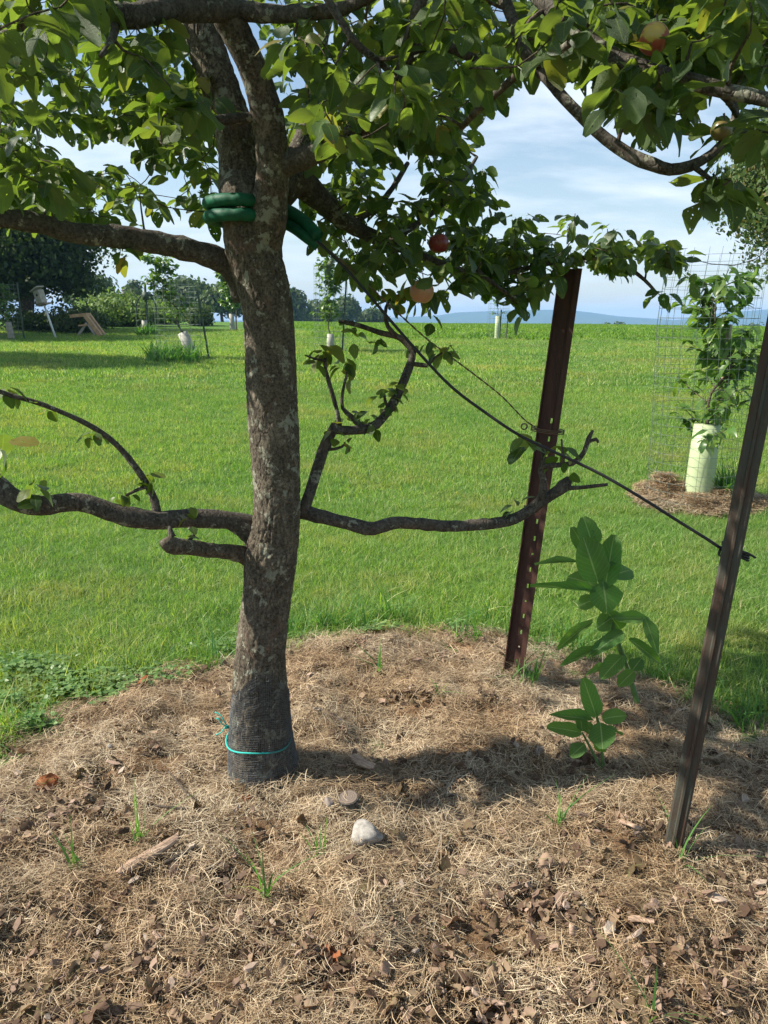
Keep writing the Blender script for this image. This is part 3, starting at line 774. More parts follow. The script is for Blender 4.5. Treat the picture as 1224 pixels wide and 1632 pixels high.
# ------------------------------------------------------------------ leaf templates
def leaf_template(nl=6, nw=2, width=0.62, fold=0.28, curl=0.25, wave=0.05, seed=0, tip=1.0, petiole=0.22, peak=0.46, ragged=0.07):
    """leaf of length 1 along +Y (base at origin), face up +Z; returns V, F(quads), UV"""
    r = random.Random(seed)
    V_, UV_, F_ = [], [], []
    ph = r.uniform(0, 6.28); tw = r.uniform(-0.25, 0.25)
    cols = 2 * nw + 1
    for i in range(nl + 1):
        t = i / nl
        tt = t ** (math.log(0.5) / math.log(peak))
        hw = 0.5 * width * (math.sin(math.pi * min(max(tt, 0.02), 0.975)) ** 0.54)
        for j in range(cols):
            uu = (j - nw) / nw
            x = uu * hw * (1 + ((0.06 * math.sin(9 * t + ph) + r.uniform(-ragged, ragged)) if abs(uu) == 1 else 0))
            z_ = abs(x) * math.tan(fold) * (1 - 0.3 * abs(uu)) - curl * t * t + wave * math.sin(7 * t + ph + (0 if uu > 0 else 2)) * abs(uu) + tw * x * t
            y = t - 0.12 * curl * t * t
            V_.append((x, y, z_)); UV_.append((uu, t))
    for i in range(nl):
        for j in range(cols - 1):
            a = i * cols + j
            F_.append((a, a + 1, a + cols + 1, a + cols))
    if petiole:
        n0 = len(V_); pw = 0.012
        V_ += [(-pw, -petiole, -0.05), (pw, -petiole, -0.05), (pw, 0.02, 0), (-pw, 0.02, 0)]; UV_ += [(0, 0)] * 4
        F_.append((n0, n0 + 1, n0 + 2, n0 + 3))
    return np.array(V_, float), np.array(F_, int), np.array(UV_, float)
def many(tmpls, mats4, which):
    """join transformed templates: mats4 (n,4,4), which (n,)"""
    VV, FF, UU = [], [], []; off = 0
    for k_, (tv, tf, tu) in enumerate(tmpls):
        m = mats4[which == k_]
        if not len(m): continue
        V_ = np.einsum('nij,vj->nvi', m[:, :3, :3], tv) + m[:, None, :3, 3]
        n_ = len(m); nv = len(tv)
        VV.append(V_.reshape(-1, 3)); FF.append((tf[None] + (np.arange(n_) * nv)[:, None, None]).reshape(-1, 4) + off)
        UU.append(np.tile(tu, (n_, 1))); off += n_ * nv
    return np.concatenate(VV), np.concatenate(FF), np.concatenate(UU)
def leaf_mat(p, dirv, normal, length, width=None):
    y = Vector(dirv).normalized(); z_ = Vector(normal); z_ = z_ - y * z_.dot(y)
    if z_.length < 1e-4: z_ = y.orthogonal()
    z_.normalize(); x = y.cross(z_)
    wf = length if width is None else width
    m = Matrix(((x.x * wf, y.x * length, z_.x * length, p[0]), (x.y * wf, y.y * length, z_.y * length, p[1]), (x.z * wf, y.z * length, z_.z * length, p[2]), (0, 0, 0, 1)))
    return m
hero_t = [leaf_template(6, 2, random.uniform(.50, .64), random.uniform(.1, .5), random.uniform(.0, .5), random.uniform(.03, .09), seed=i) for i in range(10)]
hero_me = [mesh_np('apple_leaf', v, f, uv, M['apple_leaf']) for v, f, uv in hero_t]
lo_t = [leaf_template(4, 1, random.uniform(.5, .72), random.uniform(.05, .5), random.uniform(0, .55), .0, seed=30 + i) for i in range(10)]
def inpoly(x, y, poly):
    c = False; j = len(poly) - 1
    for i in range(len(poly)):
        xi, yi = poly[i]; xj, yj = poly[j]
        if (yi > y) != (yj > y) and x < (xj - xi) * (y - yi) / (yj - yi) + xi: c = not c
        j = i
    return c

# ------------------------------------------------------------------ the apple tree
base = G(424, 1258); TB = Vector((base.x, base.y + 0.06, float(bedz(base.x, base.y)) - 0.02))
D0 = 2.42      # depth of the trunk at mid height
apple_tree = empty('apple_tree', TB)
tag(apple_tree, 'big scarred apple tree with lichened trunk standing in the straw bed', 'tree')
def tdepth(py):  # depth of the (upright) trunk axis at pixel row py
    q = TB.y
    # point on plane y = q : solve depth
    dv = W(430, py, 1.0) - Vector((0, 0, CAM_H))
    return q / dv.y
prof = [(424, 1285, 124), (423, 1262, 120), (420, 1225, 108), (417, 1180, 98), (415, 1130, 91), (414, 1090, 86), (416, 1040, 78), (422, 990, 78), (427, 940, 80), (431, 890, 84), (438, 850, 78), (441, 800, 76), (439, 740, 78), (437, 680, 81), (433, 600, 81), (429, 530, 79), (422, 470, 80), (412, 430, 84), (404, 395, 88), (398, 365, 84), (388, 325, 74)]
pts = []; rr = []
for px, py, wd in prof:
    d = tdepth(py); pts.append(W(px, py, d)); rr.append(wd / 2 / F_PX * d)
lead1 = [(384, 290, 66), (380, 240, 62), (366, 180, 60), (345, 120, 60), (325, 60, 58), (308, 0, 55), (290, -80, 50), (275, -200, 40), (262, -330, 26), (255, -450, 12)]
for px, py, wd in lead1:
    d = tdepth(py) + 0.05; pts.append(W(px, py, d)); rr.append(wd / 2 / F_PX * d)
P_, R_ = cr(pts, rr, 0.0052)
mb = MB(); mb.tube(P_, R_, 150, cap=True)
vv = np.array([tuple(v) for v in mb.v])
# bark relief pushed along the ring radius
cen = np.repeat(np.array([tuple(p) for p in P_]), 150, 0)
dirs = vv - cen; rl = np.linalg.norm(dirs, axis=1, keepdims=True); dirs /= np.maximum(rl, 1e-6)
disp = np.zeros(len(vv))
for i in range(len(vv)):
    p = vv[i]
    q = Vector((p[0] * 52, p[1] * 52, p[2] * 24))
    wq = q + mnoise.noise_vector(q * 0.55) * 1.1
    dd, _ = mnoise.voronoi(wq)
    e = dd[1] - dd[0]
    plate = min(e * 4.0, 1.0)
    big = mnoise.noise(Vector((p[0] * 6, p[1] * 6, p[2] * 4)))
    mask = min(max(0.55 + 1.3 * mnoise.noise(Vector((p[0] * 5 + 9, p[1] * 5, p[2] * 3.2))), 0.12), 1)
    fine = mnoise.noise(Vector((p[0] * 110, p[1] * 110, p[2] * 60)))
    disp[i] = (plate - 0.7) * 0.0062 * mask + big * 0.006 + fine * 0.0016 - dd[0] * 0.004 * mask
vv = vv + dirs * disp[:, None]
mb.v = [Vector(a) for a in vv]
obj('trunk', mb, M['bark'], apple_tree)

LIMB_PTS = []     # attachment points for twigs
def limb(spec, name='limb', mat='limb', seg=14, step=0.02, wob=0.16, parent=None, attach=True, jig=0.0):
    """spec: (px, py, depth, width in px)"""
    P0 = [W(a, b, c) for a, b, c, d in spec]; R0 = [d / 2 / F_PX * c for a, b, c, d in spec]
    P_, R_ = cr(P0, R0, step)
    if jig:
        for i in range(1, len(P_) - 1):
            P_[i] += Vector((mnoise.noise(P_[i] * 9), mnoise.noise(P_[i] * 9 + Vector((7, 0, 0))), mnoise.noise(P_[i] * 9 + Vector((0, 7, 0))))) * jig
    # knuckles
    R_ = [r * (1 + 0.12 * mnoise.noise(p * 14)) for r, p in zip(R_, P_)]
    m_ = MB(); m_.tube(P_, R_, seg, True, wob)
    o = obj(name, m_, M[mat], parent or apple_tree)
    if attach: LIMB_PTS.extend(P_[::3])
    return o
T0 = 2.25
# second leader, crossing in front of the main stem, and its fork
limb([(418, 425, 2.18, 60), (424, 370, 2.10, 56), (430, 320, 2.06, 54), (436, 260, 2.02, 52), (428, 200, 1.98, 50), (414, 140, 1.93, 48), (392, 85, 1.88, 48), (366, 35, 1.84, 48), (340, -15, 1.80, 46), (310, -80, 1.8, 40), (290, -160, 1.85, 30), (270, -260, 1.9, 18)], step=0.012, seg=28, mat='bark', wob=0.10)
limb([(440, 268, 2.03, 44), (470, 256, 2.0, 36), (510, 240, 1.95, 33), (555, 218, 1.9, 32), (600, 190, 1.85, 32), (625, 150, 1.8, 31), (642, 110, 1.75, 28), (655, 60, 1.7, 24), (672, 0, 1.65, 20), (700, -70, 1.65, 14)])
limb([(655, 80, 1.72, 20), (700, 70, 1.72, 16), (760, 95, 1.75, 14), (830, 112, 1.8, 12)])
limb([(440, 300, 2.25, 70), (475, 290, 2.28, 52), (515, 322, 2.32, 34), (545, 350, 2.36, 28), (590, 375, 2.42, 22), (640, 395, 2.5, 17), (690, 415, 2.56, 13), (740, 432, 2.62, 10), (800, 436, 2.7, 9), (850, 425, 2.8, 8), (920, 412, 2.85, 8), (980, 415, 2.9, 7), (1020, 440, 2.9, 6), (1045, 465, 2.9, 4)], wob=0.12)
limb([(455, 285, 2.28, 50), (480, 230, 2.3, 30), (492, 180, 2.32, 24), (500, 120, 2.35, 22), (520, 40, 2.4, 18), (540, -40, 2.45, 14)])
limb([(560, 355, 2.38, 14), (600, 330, 2.4, 11), (625, 300, 2.45, 9), (650, 260, 2.5, 7)])
limb([(620, 385, 2.45, 12), (660, 360, 2.5, 10), (700, 330, 2.55, 9), (735, 290, 2.6, 7), (760, 250, 2.65, 5)])
limb([(760, 432, 2.62, 9), (800, 462, 2.6, 6), (830, 480, 2.6, 5)], wob=0.05)
# the upper limb across the top of the frame
limb([(60, -60, 1.5, 26), (100, -12, 1.52, 30), (140, 12, 1.55, 34), (200, 25, 1.6, 36), (260, 18, 1.68, 38), (330, 12, 1.76, 40), (376, 20, 1.84, 40)], wob=0.14)
limb([(372, 15, 1.84, 34), (430, 22, 1.8, 28), (490, 20, 1.75, 24), (540, 15, 1.7, 20), (590, -5, 1.65, 16), (640, -40, 1.6, 12)])
limb([(185, 25, 1.58, 16), (180, 60, 1.55, 12), (160, 90, 1.5, 6)])
limb([(62, -40, 1.3, 16), (48, 10, 1.3, 16), (30, 45, 1.32, 14), (-10, 62, 1.35, 14), (-70, 70, 1.4, 12)])
limb([(430, 190, 1.99, 18), (390, 188, 1.95, 16), (345, 192, 1.9, 14)], wob=0.1)
# left limb A
limb([(395, 470, 2.24, 50), (378, 438, 2.2, 44), (350, 415, 2.16, 38), (300, 398, 2.1, 36), (240, 385, 2.05, 35), (180, 377, 2.0, 35), (120, 372, 1.95, 33), (60, 356, 1.9, 32), (0, 347, 1.85, 30), (-80, 330, 1.8, 28), (-200, 310, 1.75, 22), (-340, 270, 1.7, 14)], seg=20)
# left limb B with the shoot D
limb([(428, 872, 2.46, 66), (404, 846, 2.42, 46), (365, 830, 2.37, 31), (300, 826, 2.32, 31), (240, 829, 2.27, 31), (185, 818, 2.23, 31), (125, 800, 2.19, 31), (65, 806, 2.15, 32), (25, 798, 2.13, 36), (0, 780, 2.12, 36), (-40, 750, 2.1, 34), (-140, 720, 2.08, 28), (-300, 660, 2.05, 16)], seg=20, wob=0.10)
limb([(250, 820, 2.28, 16), (247, 800, 2.28, 13), (236, 775, 2.27, 11), (214, 742, 2.25, 10), (185, 708, 2.23, 9), (150, 682, 2.20, 9), (110, 662, 2.17, 8), (60, 642, 2.13, 8), (5, 626, 2.10, 7), (-60, 600, 2.07, 5)], wob=0.10, seg=10)
limb([(236, 775, 2.27, 7), (220, 780, 2.25, 6), (200, 790, 2.23, 4)], wob=0.1, seg=7)
# stub C
limb([(412, 900, 2.44, 36), (392, 886, 2.38, 30), (365, 880, 2.32, 25), (330, 876, 2.25, 24), (300, 872, 2.19, 25), (272, 868, 2.14, 26), (263, 858, 2.13, 22)], seg=20, wob=0.14, mat='bark')
limb([(275, 856, 2.14, 12), (272, 848, 2.14, 9), (270, 838, 2.14, 5)], seg=8, attach=False)
limb([(300, 862, 2.19, 6), (312, 848, 2.19, 5), (300, 842, 2.17, 3)], seg=6, attach=False)
# right limb E and spurs
limb([(448, 815, 2.42, 52), (468, 814, 2.39, 33), (484, 816, 2.37, 24), (530, 828, 2.35, 21), (570, 838, 2.36, 22), (596, 843, 2.37, 24), (625, 834, 2.38, 21), (660, 834, 2.4, 21), (705, 839, 2.42, 19), (750, 837, 2.45, 19), (800, 832, 2.48, 18), (835, 820, 2.5, 20), (858, 802, 2.5, 18), (882, 787, 2.5, 16), (898, 775, 2.5, 20), (908, 762, 2.5, 12)], seg=18, wob=0.22)
limb([(895, 778, 2.5, 11), (925, 777, 2.48, 7), (969, 772, 2.45, 5)], seg=8, attach=False)
limb([(850, 812, 2.5, 16), (864, 790, 2.48, 13), (866, 765, 2.46, 11), (862, 747, 2.45, 10), (880, 742, 2.43, 9), (912, 738, 2.42, 9), (930, 722, 2.41, 8), (938, 700, 2.4, 8), (945, 686, 2.4, 4)], seg=10, wob=0.2, attach=False)
limb([(862, 747, 2.45, 8), (866, 728, 2.44, 7), (864, 715, 2.44, 4)], seg=8, attach=False)
limb([(898, 738, 2.42, 6), (896, 715, 2.42, 4), (895, 700, 2.42, 3)], seg=6, attach=False)
limb([(936, 705, 2.4, 5), (950, 700, 2.4, 6), (953, 706, 2.4, 3)], seg=6, attach=False)
# right limb F: pruned shoot that hooks upwards
limb([(482, 822, 2.36, 20), (490, 796, 2.36, 17), (500, 765, 2.37, 18), (510, 735, 2.38, 18), (520, 705, 2.39, 17), (530, 686, 2.40, 15), (532, 674, 2.4, 9)], seg=16, wob=0.14)
limb([(528, 684, 2.40, 14), (550, 686, 2.42, 14), (580, 684, 2.45, 15), (600, 676, 2.47, 15), (622, 650, 2.5, 14), (640, 615, 2.52, 14), (652, 585, 2.54, 13), (658, 562, 2.55, 12), (648, 546, 2.55, 12), (632, 536, 2.55, 10), (605, 530, 2.55, 9), (570, 518, 2.52, 8), (540, 512, 2.5, 6)], seg=14, wob=0.14)
limb([(542, 684, 2.42, 8), (536, 650, 2.4, 7), (526, 615, 2.38, 7), (519, 590, 2.36, 6), (518, 570, 2.35, 5)], seg=9, attach=False)
limb([(518, 575, 2.35, 5), (502, 572, 2.33, 4), (486, 566, 2.32, 3)], seg=6, attach=False)
limb([(575, 680, 2.45, 11), (560, 664, 2.43, 8), (546, 650, 2.42, 6), (546, 625, 2.42, 5), (552, 600, 2.42, 5), (554, 585, 2.42, 3)], seg=8, attach=False)
limb([(528, 700, 2.4, 8), (525, 716, 2.38, 6), (545, 712, 2.36, 4), (550, 705, 2.36, 3)], seg=7, attach=False)
limb([(657, 580, 2.55, 7), (675, 582, 2.55, 7), (682, 582, 2.55, 6), (693, 570, 2.54, 4), (705, 562, 2.54, 3)], seg=7, attach=False)
limb([(634, 538, 2.55, 9), (618, 520, 2.54, 7), (614, 500, 2.53, 6), (620, 480, 2.53, 5), (640, 468, 2.53, 4)], seg=8, attach=False)
limb([(622, 655, 2.5, 6), (614, 640, 2.48, 5), (612, 622, 2.47, 3)], seg=6, attach=False)
# near limbs upper right
limb([(760, -90, 1.55, 20), (800, -10, 1.5, 18), (822, 45, 1.46, 18), (840, 90, 1.44, 19), (872, 125, 1.42, 19), (900, 158, 1.4, 18), (950, 208, 1.38, 19), (1000, 245, 1.36, 20), (1040, 262, 1.34, 20), (1068, 270, 1.33, 19), (1100, 265, 1.32, 17), (1135, 245, 1.31, 15), (1160, 215, 1.3, 13), (1172, 180, 1.3, 11), (1165, 150, 1.3, 10)], seg=14, wob=0.14)
limb([(800, -80, 1.3, 26), (850, -15, 1.28, 26), (900, 35, 1.25, 28), (950, 75, 1.22, 28), (1000, 100, 1.2, 27), (1060, 118, 1.18, 25), (1130, 138, 1.16, 24), (1190, 152, 1.14, 24), (1260, 165, 1.12, 22), (1360, 175, 1.1, 18)], seg=16, wob=0.16)
limb([(925, 55, 1.24, 14), (900, 75, 1.3, 12), (860, 100, 1.4, 12), (830, 115, 1.5, 12), (790, 150, 1.6, 12), (755, 182, 1.7, 11), (735, 205, 1.8, 8)], seg=10, wob=0.14)
limb([(1135, 138, 1.16, 12), (1160, 160, 1.17, 10), (1175, 185, 1.2, 10)], seg=9)
limb([(1100, 262, 1.32, 10), (1125, 280, 1.32, 8), (1150, 300, 1.32, 6)], seg=8)
limb([(500, -40, 1.4, 14), (560, 60, 1.42, 11), (600, 95, 1.45, 10), (632, 125, 1.5, 12), (645, 150, 1.7, 14)], seg=9, wob=0.15)

# --- twigs and leaves
regions = [
    ([(230, -40), (480, -40), (490, 300), (330, 310), (240, 250)], (2.6, 3.2), 60, 6, 0.060),  # polygon, depth range, spurs, leaves per spur, leaf length
    ([(-40, -40), (290, -40), (350, 130), (375, 300), (350, 350), (250, 345), (120, 345), (0, 340), (-60, 340)], (2.0, 3.0), 270, 6, 0.058),
    ([(-40, -40), (180, -40), (150, 110), (60, 130), (-40, 100)], (1.05, 1.5), 12, 6, 0.062),
    ([(100, -20), (330, -20), (350, 200), (200, 180)], (1.5, 2.2), 26, 6, 0.066),
    ([(-40, 200), (60, 190), (130, 260), (90, 330), (-40, 330)], (1.6, 2.4), 22, 6, 0.068),
    ([(230, 120), (330, 110), (350, 210), (330, 260), (250, 250)], (1.35, 1.6), 3, 4, 0.070),
    ([(440, -40), (860, -40), (830, 100), (750, 170), (690, 230), (560, 230), (470, 200)], (1.7, 2.5), 160, 6, 0.057),
    ([(440, -40), (870, -40), (840, 90), (730, 140), (640, 200), (560, 230), (480, 150)], (1.15, 1.6), 26, 6, 0.056),
    ([(480, 200), (720, 190), (770, 240), (785, 330), (780, 420), (730, 470), (690, 440), (600, 450), (540, 410), (490, 360)], (2.2, 2.9), 150, 6, 0.060),
    ([(860, -40), (1260, -40), (1260, 90), (1180, 95), (1090, 195), (1010, 200), (940, 130), (860, 90), (840, 30)], (1.3, 1.9), 130, 6, 0.058),
    ([(880, -40), (1260, -40), (1260, 90), (1120, 110), (1060, 200), (1000, 170), (920, 100), (860, 60)], (1.05, 1.3), 22, 5, 0.055),
    ([(1120, 90), (1270, 90), (1270, 220), (1220, 250), (1150, 230)], (1.15, 1.5), 9, 5, 0.064),
    ([(1120, 260), (1160, 250), (1190, 270), (1170, 310), (1140, 300)], (1.3, 1.36), 4, 4, 0.060),
    ([(720, 380), (860, 335), (900, 330), (980, 350), (1090, 385), (1100, 430), (1010, 445), (960, 430), (880, 445), (840, 480), (800, 470), (740, 430)], (2.6, 3.05), 105, 6, 0.060),
    ([(790, 440), (850, 430), (850, 500), (815, 500)], (2.5, 2.7), 5, 5, 0.066),
]
gaps = [(60, 150, 45, 24), (100, 225, 26, 34), (175, 245, 30, 20), (205, 235, 18, 20), (640, 275, 26, 22), (670, 300, 28, 16), (960, 330, 40, 12)]
leaves = []       # (Matrix, px size, kind)
twig_mb = MB()
NLP = [len(LIMB_PTS)]
LP = np.zeros((60000, 3)); LP[:NLP[0]] = np.array([tuple(p) for p in LIMB_PTS]); LR = np.full(60000, .02)
REQ = []
def add_leaf(p, dv, nrm, ln, kind=0):
    leaves.append((leaf_mat(p, dv, nrm, ln), ln, kind))
def spur(c, nl, ln, down=0.5, connect=True, ydir=None, kind=0):
    c = Vector(c)
    if connect:
        d2 = ((LP[:NLP[0]] - np.array(tuple(c))) ** 2).sum(1); j = int(d2.argmin()); a = Vector(LP[j]); dj = math.sqrt(d2[j])
        if dj < 1.1:
            midp = (a + c) / 2 + Vector((random.gauss(0, .12), random.gauss(0, .12), random.gauss(-0.03, .12))) * dj
            r0 = min(0.0042, LR[j] * .8) if LR[j] < .01 else 0.0042 + .003 * dj
            Pq, Rq = cr([a, midp, c], [r0, (r0 + .0018) / 2, 0.0016], 0.05)
            twig_mb.tube(Pq, Rq, 5, True)
            for q_, qr in list(zip(Pq, Rq))[1:]:
                LP[NLP[0]] = tuple(q_); LR[NLP[0]] = qr; NLP[0] += 1
            if random.random() < 0.5:
                q = Pq[len(Pq) // 2]
                for _ in range(2):
                    a_ = random.uniform(0, 6.28); dv = Vector((math.cos(a_), math.sin(a_), random.uniform(-.7, .4)))
                    add_leaf(q + dv.normalized() * ln * .25, dv, Vector((0, 0, 1)) + Vector([random.gauss(0, .45) for _ in range(3)]), ln * random.uniform(.6, 1), kind)
    a0 = random.uniform(0, 6.28)
    for k_ in range(nl):
        a_ = a0 + k_ * 2.4 + random.gauss(0, .3)
        dz = random.gauss(-down, 0.45)
        dv = Vector((math.cos(a_), math.sin(a_), dz)).normalized()
        l_ = ln * random.uniform(0.6, 1.2)
        off = dv * l_ * 0.24 + Vector([random.gauss(0, .012) for _ in range(3)])
        nrm = Vector((0, 0, 1)) + Vector([random.gauss(0, .42) for _ in range(3)])
        add_leaf(c + off, dv, nrm, l_, kind)
for poly, (d0, d1), cnt, nl, ln in regions:
    x0 = min(p[0] for p in poly); x1 = max(p[0] for p in poly); y0 = min(p[1] for p in poly); y1 = max(p[1] for p in poly)
    got = 0; tries = 0
    while got < cnt and tries < cnt * 30:
        tries += 1
        x = random.uniform(x0, x1); y = random.uniform(y0, y1)
        if not inpoly(x, y, poly): continue
        if any(((x - a) / (b + 2)) ** 2 + ((y - c_) / (d_ + 2)) ** 2 < 1 for a, c_, b, d_ in gaps): continue
        dpt = random.uniform(d0, d1)
        if 250 < x < 455 and dpt < 2.25 and not (x < 350 and 90 < y < 260 and random.random() < .45): got += 0.5; continue
        REQ.append((W(x, y, dpt), nl, ln)); got += 1
# crown outside the picture: above, left, right and behind
got = 0
while got < 800:
    v_ = Vector([random.gauss(0, 1) for _ in range(3)]).normalized() * random.random() ** 0.45
    p = Vector((TB.x + 0.35 + 2.1 * v_.x, TB.y - 0.1 + 2.2 * v_.y, 2.75 + 1.15 * v_.z))
    if p.z < 1.9 or (p.x < -0.9 and p.z < 2.45) or p.x < (-2.0 if p.y > 1.6 else -1.75): continue
    if p.y < 0.55 and abs(p.x) < 0.7 and p.z < 2.1: continue
    pxa, pya, da = proj(np.array([tuple(p)]))
    if da[0] > 0.2 and -70 < pxa[0] < 1294 and pya[0] > -60: continue
    REQ.append((p, 6, 0.068)); got += 1
L0 = LP[:NLP[0]].copy()
REQ.sort(key=lambda q: float(((L0 - np.array(tuple(q[0]))) ** 2).sum(1).min()))
for q in REQ: spur(*q)
# hand placed leaf clusters on the low shoots: (px, py, depth, n, length, kind)
for px, py, d, nl, ln, kd in [(515, 555, 2.35, 5, .062, 1), (502, 572, 2.33, 2, .04, 1), (550, 580, 2.42, 5, .045, 1), (556, 590, 2.42, 3, .04, 1), (555, 520, 2.5, 2, .04, 0), (560, 535, 2.52, 2, .05, 0),
        (600, 535, 2.53, 3, .045, 0), (612, 630, 2.47, 5, .045, 0), (618, 655, 2.49, 4, .04, 0), (640, 620, 2.5, 4, .04, 0), (590, 668, 2.45, 5, .04, 0), (560, 662, 2.43, 3, .045, 0), (532, 688, 2.38, 3, .045, 1), (552, 703, 2.36, 2, .04, 1),
        (705, 555, 2.54, 4, .05, 0), (680, 545, 2.54, 3, .055, 0), (715, 548, 2.54, 2, .05, 1), (625, 480, 2.53, 4, .045, 0), (640, 465, 2.53, 5, .05, 1), (600, 460, 2.45, 5, .05, 1), (575, 440, 2.4, 5, .05, 1), (690, 500, 2.5, 2, .06, 0),
        (835, 700, 2.45, 3, .07, 0), (895, 712, 2.42, 3, .055, 1), (905, 738, 2.42, 2, .05, 1), (822, 803, 2.48, 3, .05, 1), (818, 820, 2.46, 1, .04, 0),
        (60, 770, 2.10, 3, .07, 0), (5, 700, 2.05, 3, .075, 0), (65, 795, 2.12, 2, .05, 0), (75, 648, 2.14, 2, .05, 1), (3, 615, 2.10, 4, .05, 1), (150, 690, 2.20, 4, .04, 1), (200, 790, 2.23, 5, .035, 1), (232, 756, 2.26, 3, .04, 1), (240, 765, 2.26, 2, .035, 1),
        (300, 812, 2.28, 2, .035, 1), (310, 850, 2.19, 2, .03, 0), (200, 408, 2.0, 4, .04, 1), (680, 465, 2.45, 5, .07, 0), (660, 455, 2.42, 3, .06, 1), (700, 460, 2.45, 4, .075, 0), (1050, 470, 2.88, 5, .06, 0), (1100, 440, 2.9, 3, .06, 0)]:
    spur(W(px, py, d), int(nl * 1.6 + .5), ln * 1.08, connect=False, kind=kd)
obj('twigs', twig_mb, M['twig'], apple_tree)['kind'] = 'stuff'
mats = np.array([np.array(m) for m, _, _ in leaves]); lns = np.array([l for _, l, _ in leaves]); kinds = np.array([k_ for _, _, k_ in leaves])
px_, py_, dd_ = proj(mats[:, :3, 3] + mats[:, :3, 1] * 0.5)
infr = (dd_ > 0.3) & (px_ > 0) & (px_ < 1224) & (py_ > 0) & (py_ < 1632)
size = np.where(infr, lns / np.maximum(dd_, .1) * F_PX, 0)
order = np.argsort(-size)[:300]
yl_me = [m_.copy() for m_ in hero_me]
for m_ in yl_me: m_.materials.clear(); m_.materials.append(M['yellow_leaf'])
hero = set(order.tolist())
for i in order:
    me = (yl_me if kinds[i] == 1 else hero_me)[random.randrange(10)]
    child_at('leaf', me, apple_tree, leaves[i][0])
rest = np.array([i for i in range(len(leaves)) if i not in hero])
for kd, mt, nm in ((0, 'apple_leaf', 'foliage'), (1, 'yellow_leaf', 'yellowing_foliage')):
    ids = rest[kinds[rest] == kd]
    V, Fq, U = many(lo_t, mats[ids], rng.integers(0, 10, len(ids)))
    V = V - np.array(tuple(TB))
    o = objme(nm, mesh_np(nm, V, Fq, U, M[mt]), apple_tree, TB); o['kind'] = 'stuff'
print('leaves', len(leaves))

# --- apples
def apple(c, r, mat, label, tilt=(0.2, 0.1)):
    V_, F_ = [], []; nu, nv = 28, 18
    for i in range(nv + 1):
        th = math.pi * i / nv
        for j in range(nu):
            ph = 2 * math.pi * j / nu
            rr_ = r * (1 - 0.10 * math.exp(-(th / 0.35) ** 2) * 3.2 - 0.12 * math.exp(-((math.pi - th) / 0.3) ** 2) * 2) * (1 + 0.010 * math.cos(5 * ph + .4) * (th / math.pi) + 0.03 * math.cos(ph + 1) * math.cos(th))
            z_ = math.cos(th) * rr_ * 0.98; q = math.sin(th) * r * (1.03 - 0.07 * th / math.pi)
            V_.append((q * math.cos(ph), q * math.sin(ph), z_))
    for i in range(nv):
        for j in range(nu):
            a = i * nu + j; b = i * nu + (j + 1) % nu
            F_.append((a, a + nu, b + nu, b))
    e = empty('apple', c); tag(e, label, 'apple')
    Mx = Matrix.Translation(c) @ Euler((tilt[0], tilt[1], random.uniform(0, 6))).to_matrix().to_4x4()
    child_at('fruit', mesh_np('fruit', V_, F_, mat=mat), e, Mx)
    m_ = MB(); m_.tube([c + Vector((0, 0, r * .55)), c + Vector((.004, 0, r * 1.0)), c + Vector((.002, .003, r * 1.5))], [.0015, .0013, .002], 6); obj('stem', m_, M['twig'], e)
    if r > 0.03:
        m2 = MB(); m2.tube([c + Vector((0, 0, -r * .80)), c + Vector((0, 0, -r * .88))], [r * .12, r * .05], 6); obj('calyx', m2, M['twig'], e)
apple(W(672, 465, 2.38), 0.0385, M['apple_pink'], 'pinkish yellow apple hanging lowest, above the black cable')
apple(W(699, 388, 2.42), 0.033, M['apple_red'], 'dark red apple half hidden in the leaves over the pink one')
apple(W(1042, 62, 1.16), 0.023, M['apple_orange'], 'red and yellow apple up in the near leaves at top right', (1.2, 0.5))
apple(W(1150, 208, 1.29), 0.018, M['apple_green'], 'small green apple beside the hooked twig at upper right')
apple(W(16, 22, 1.35), 0.014, M['apple_green'], 'tiny dark green apple in the top left corner')

# ------------------------------------------------------------------ trunk guard and twine
guard = empty('trunk_guard', TB)
tag(guard, 'black wire mesh guard wrapped round the foot of the apple trunk', 'tree guard')
gp, gr_ = [], []
for px, py, wd in [(426, 1276, 132), (424, 1255, 126), (420, 1220, 112), (416, 1180, 103), (415, 1135, 96), (415, 1100, 91), (416, 1078, 87)]:
    d = tdepth(py); gp.append(W(px, py, d)); gr_.append(wd / 2 / F_PX * d)
GPp, GR = cr(gp, gr_, 0.0068)
m_ = MB(); m_.tube(GPp, GR, 100, cap=False)
for i, v_ in enumerate(m_.v):
    ring_i = i // 100; a = (i % 100) / 100 * 6.283
    c = GPp[ring_i]; d = v_ - c
    top = ring_i / len(GPp)
    m_.v[i] = c + d * (1 + 0.025 * mnoise.noise(v_ * 25) + 0.02 * mnoise.noise(v_ * 70)) + Vector((0, 0, 0.05 * top ** 3 * math.sin(a * 2 + 1) + 0.02 * top ** 6 * mnoise.noise(v_ * 40)))
go = obj('wire_mesh', m_, M['guard'], guard); go['kind'] = 'stuff'
wm = go.modifiers.new('wires', 'WIREFRAME'); wm.thickness = 0.0014; wm.use_even_offset = False; wm.use_replace = True
tc_ = W(413, 1175, tdepth(1175)); rt = 0.106
e = empty('twine_tie', tc_); tag(e, 'bright teal twine tied round the black trunk guard', 'twine')
def ringpt(a, tilt=0.10):
    # level ring seen from above; sags to the front
    return tc_ + Vector((math.cos(a) * rt * 1.01, math.sin(a) * rt, 0.0 + 0.006 * math.sin(3 * a)))
m_ = MB(); Pq = [ringpt(2 * math.pi * k_ / 48) for k_ in range(49)]; m_.tube(Pq, 0.0028, 6, False); obj('loop', m_, M['teal'], e)
kn = W(364, 1160, tdepth(1165) - 0.02)
m_ = MB()
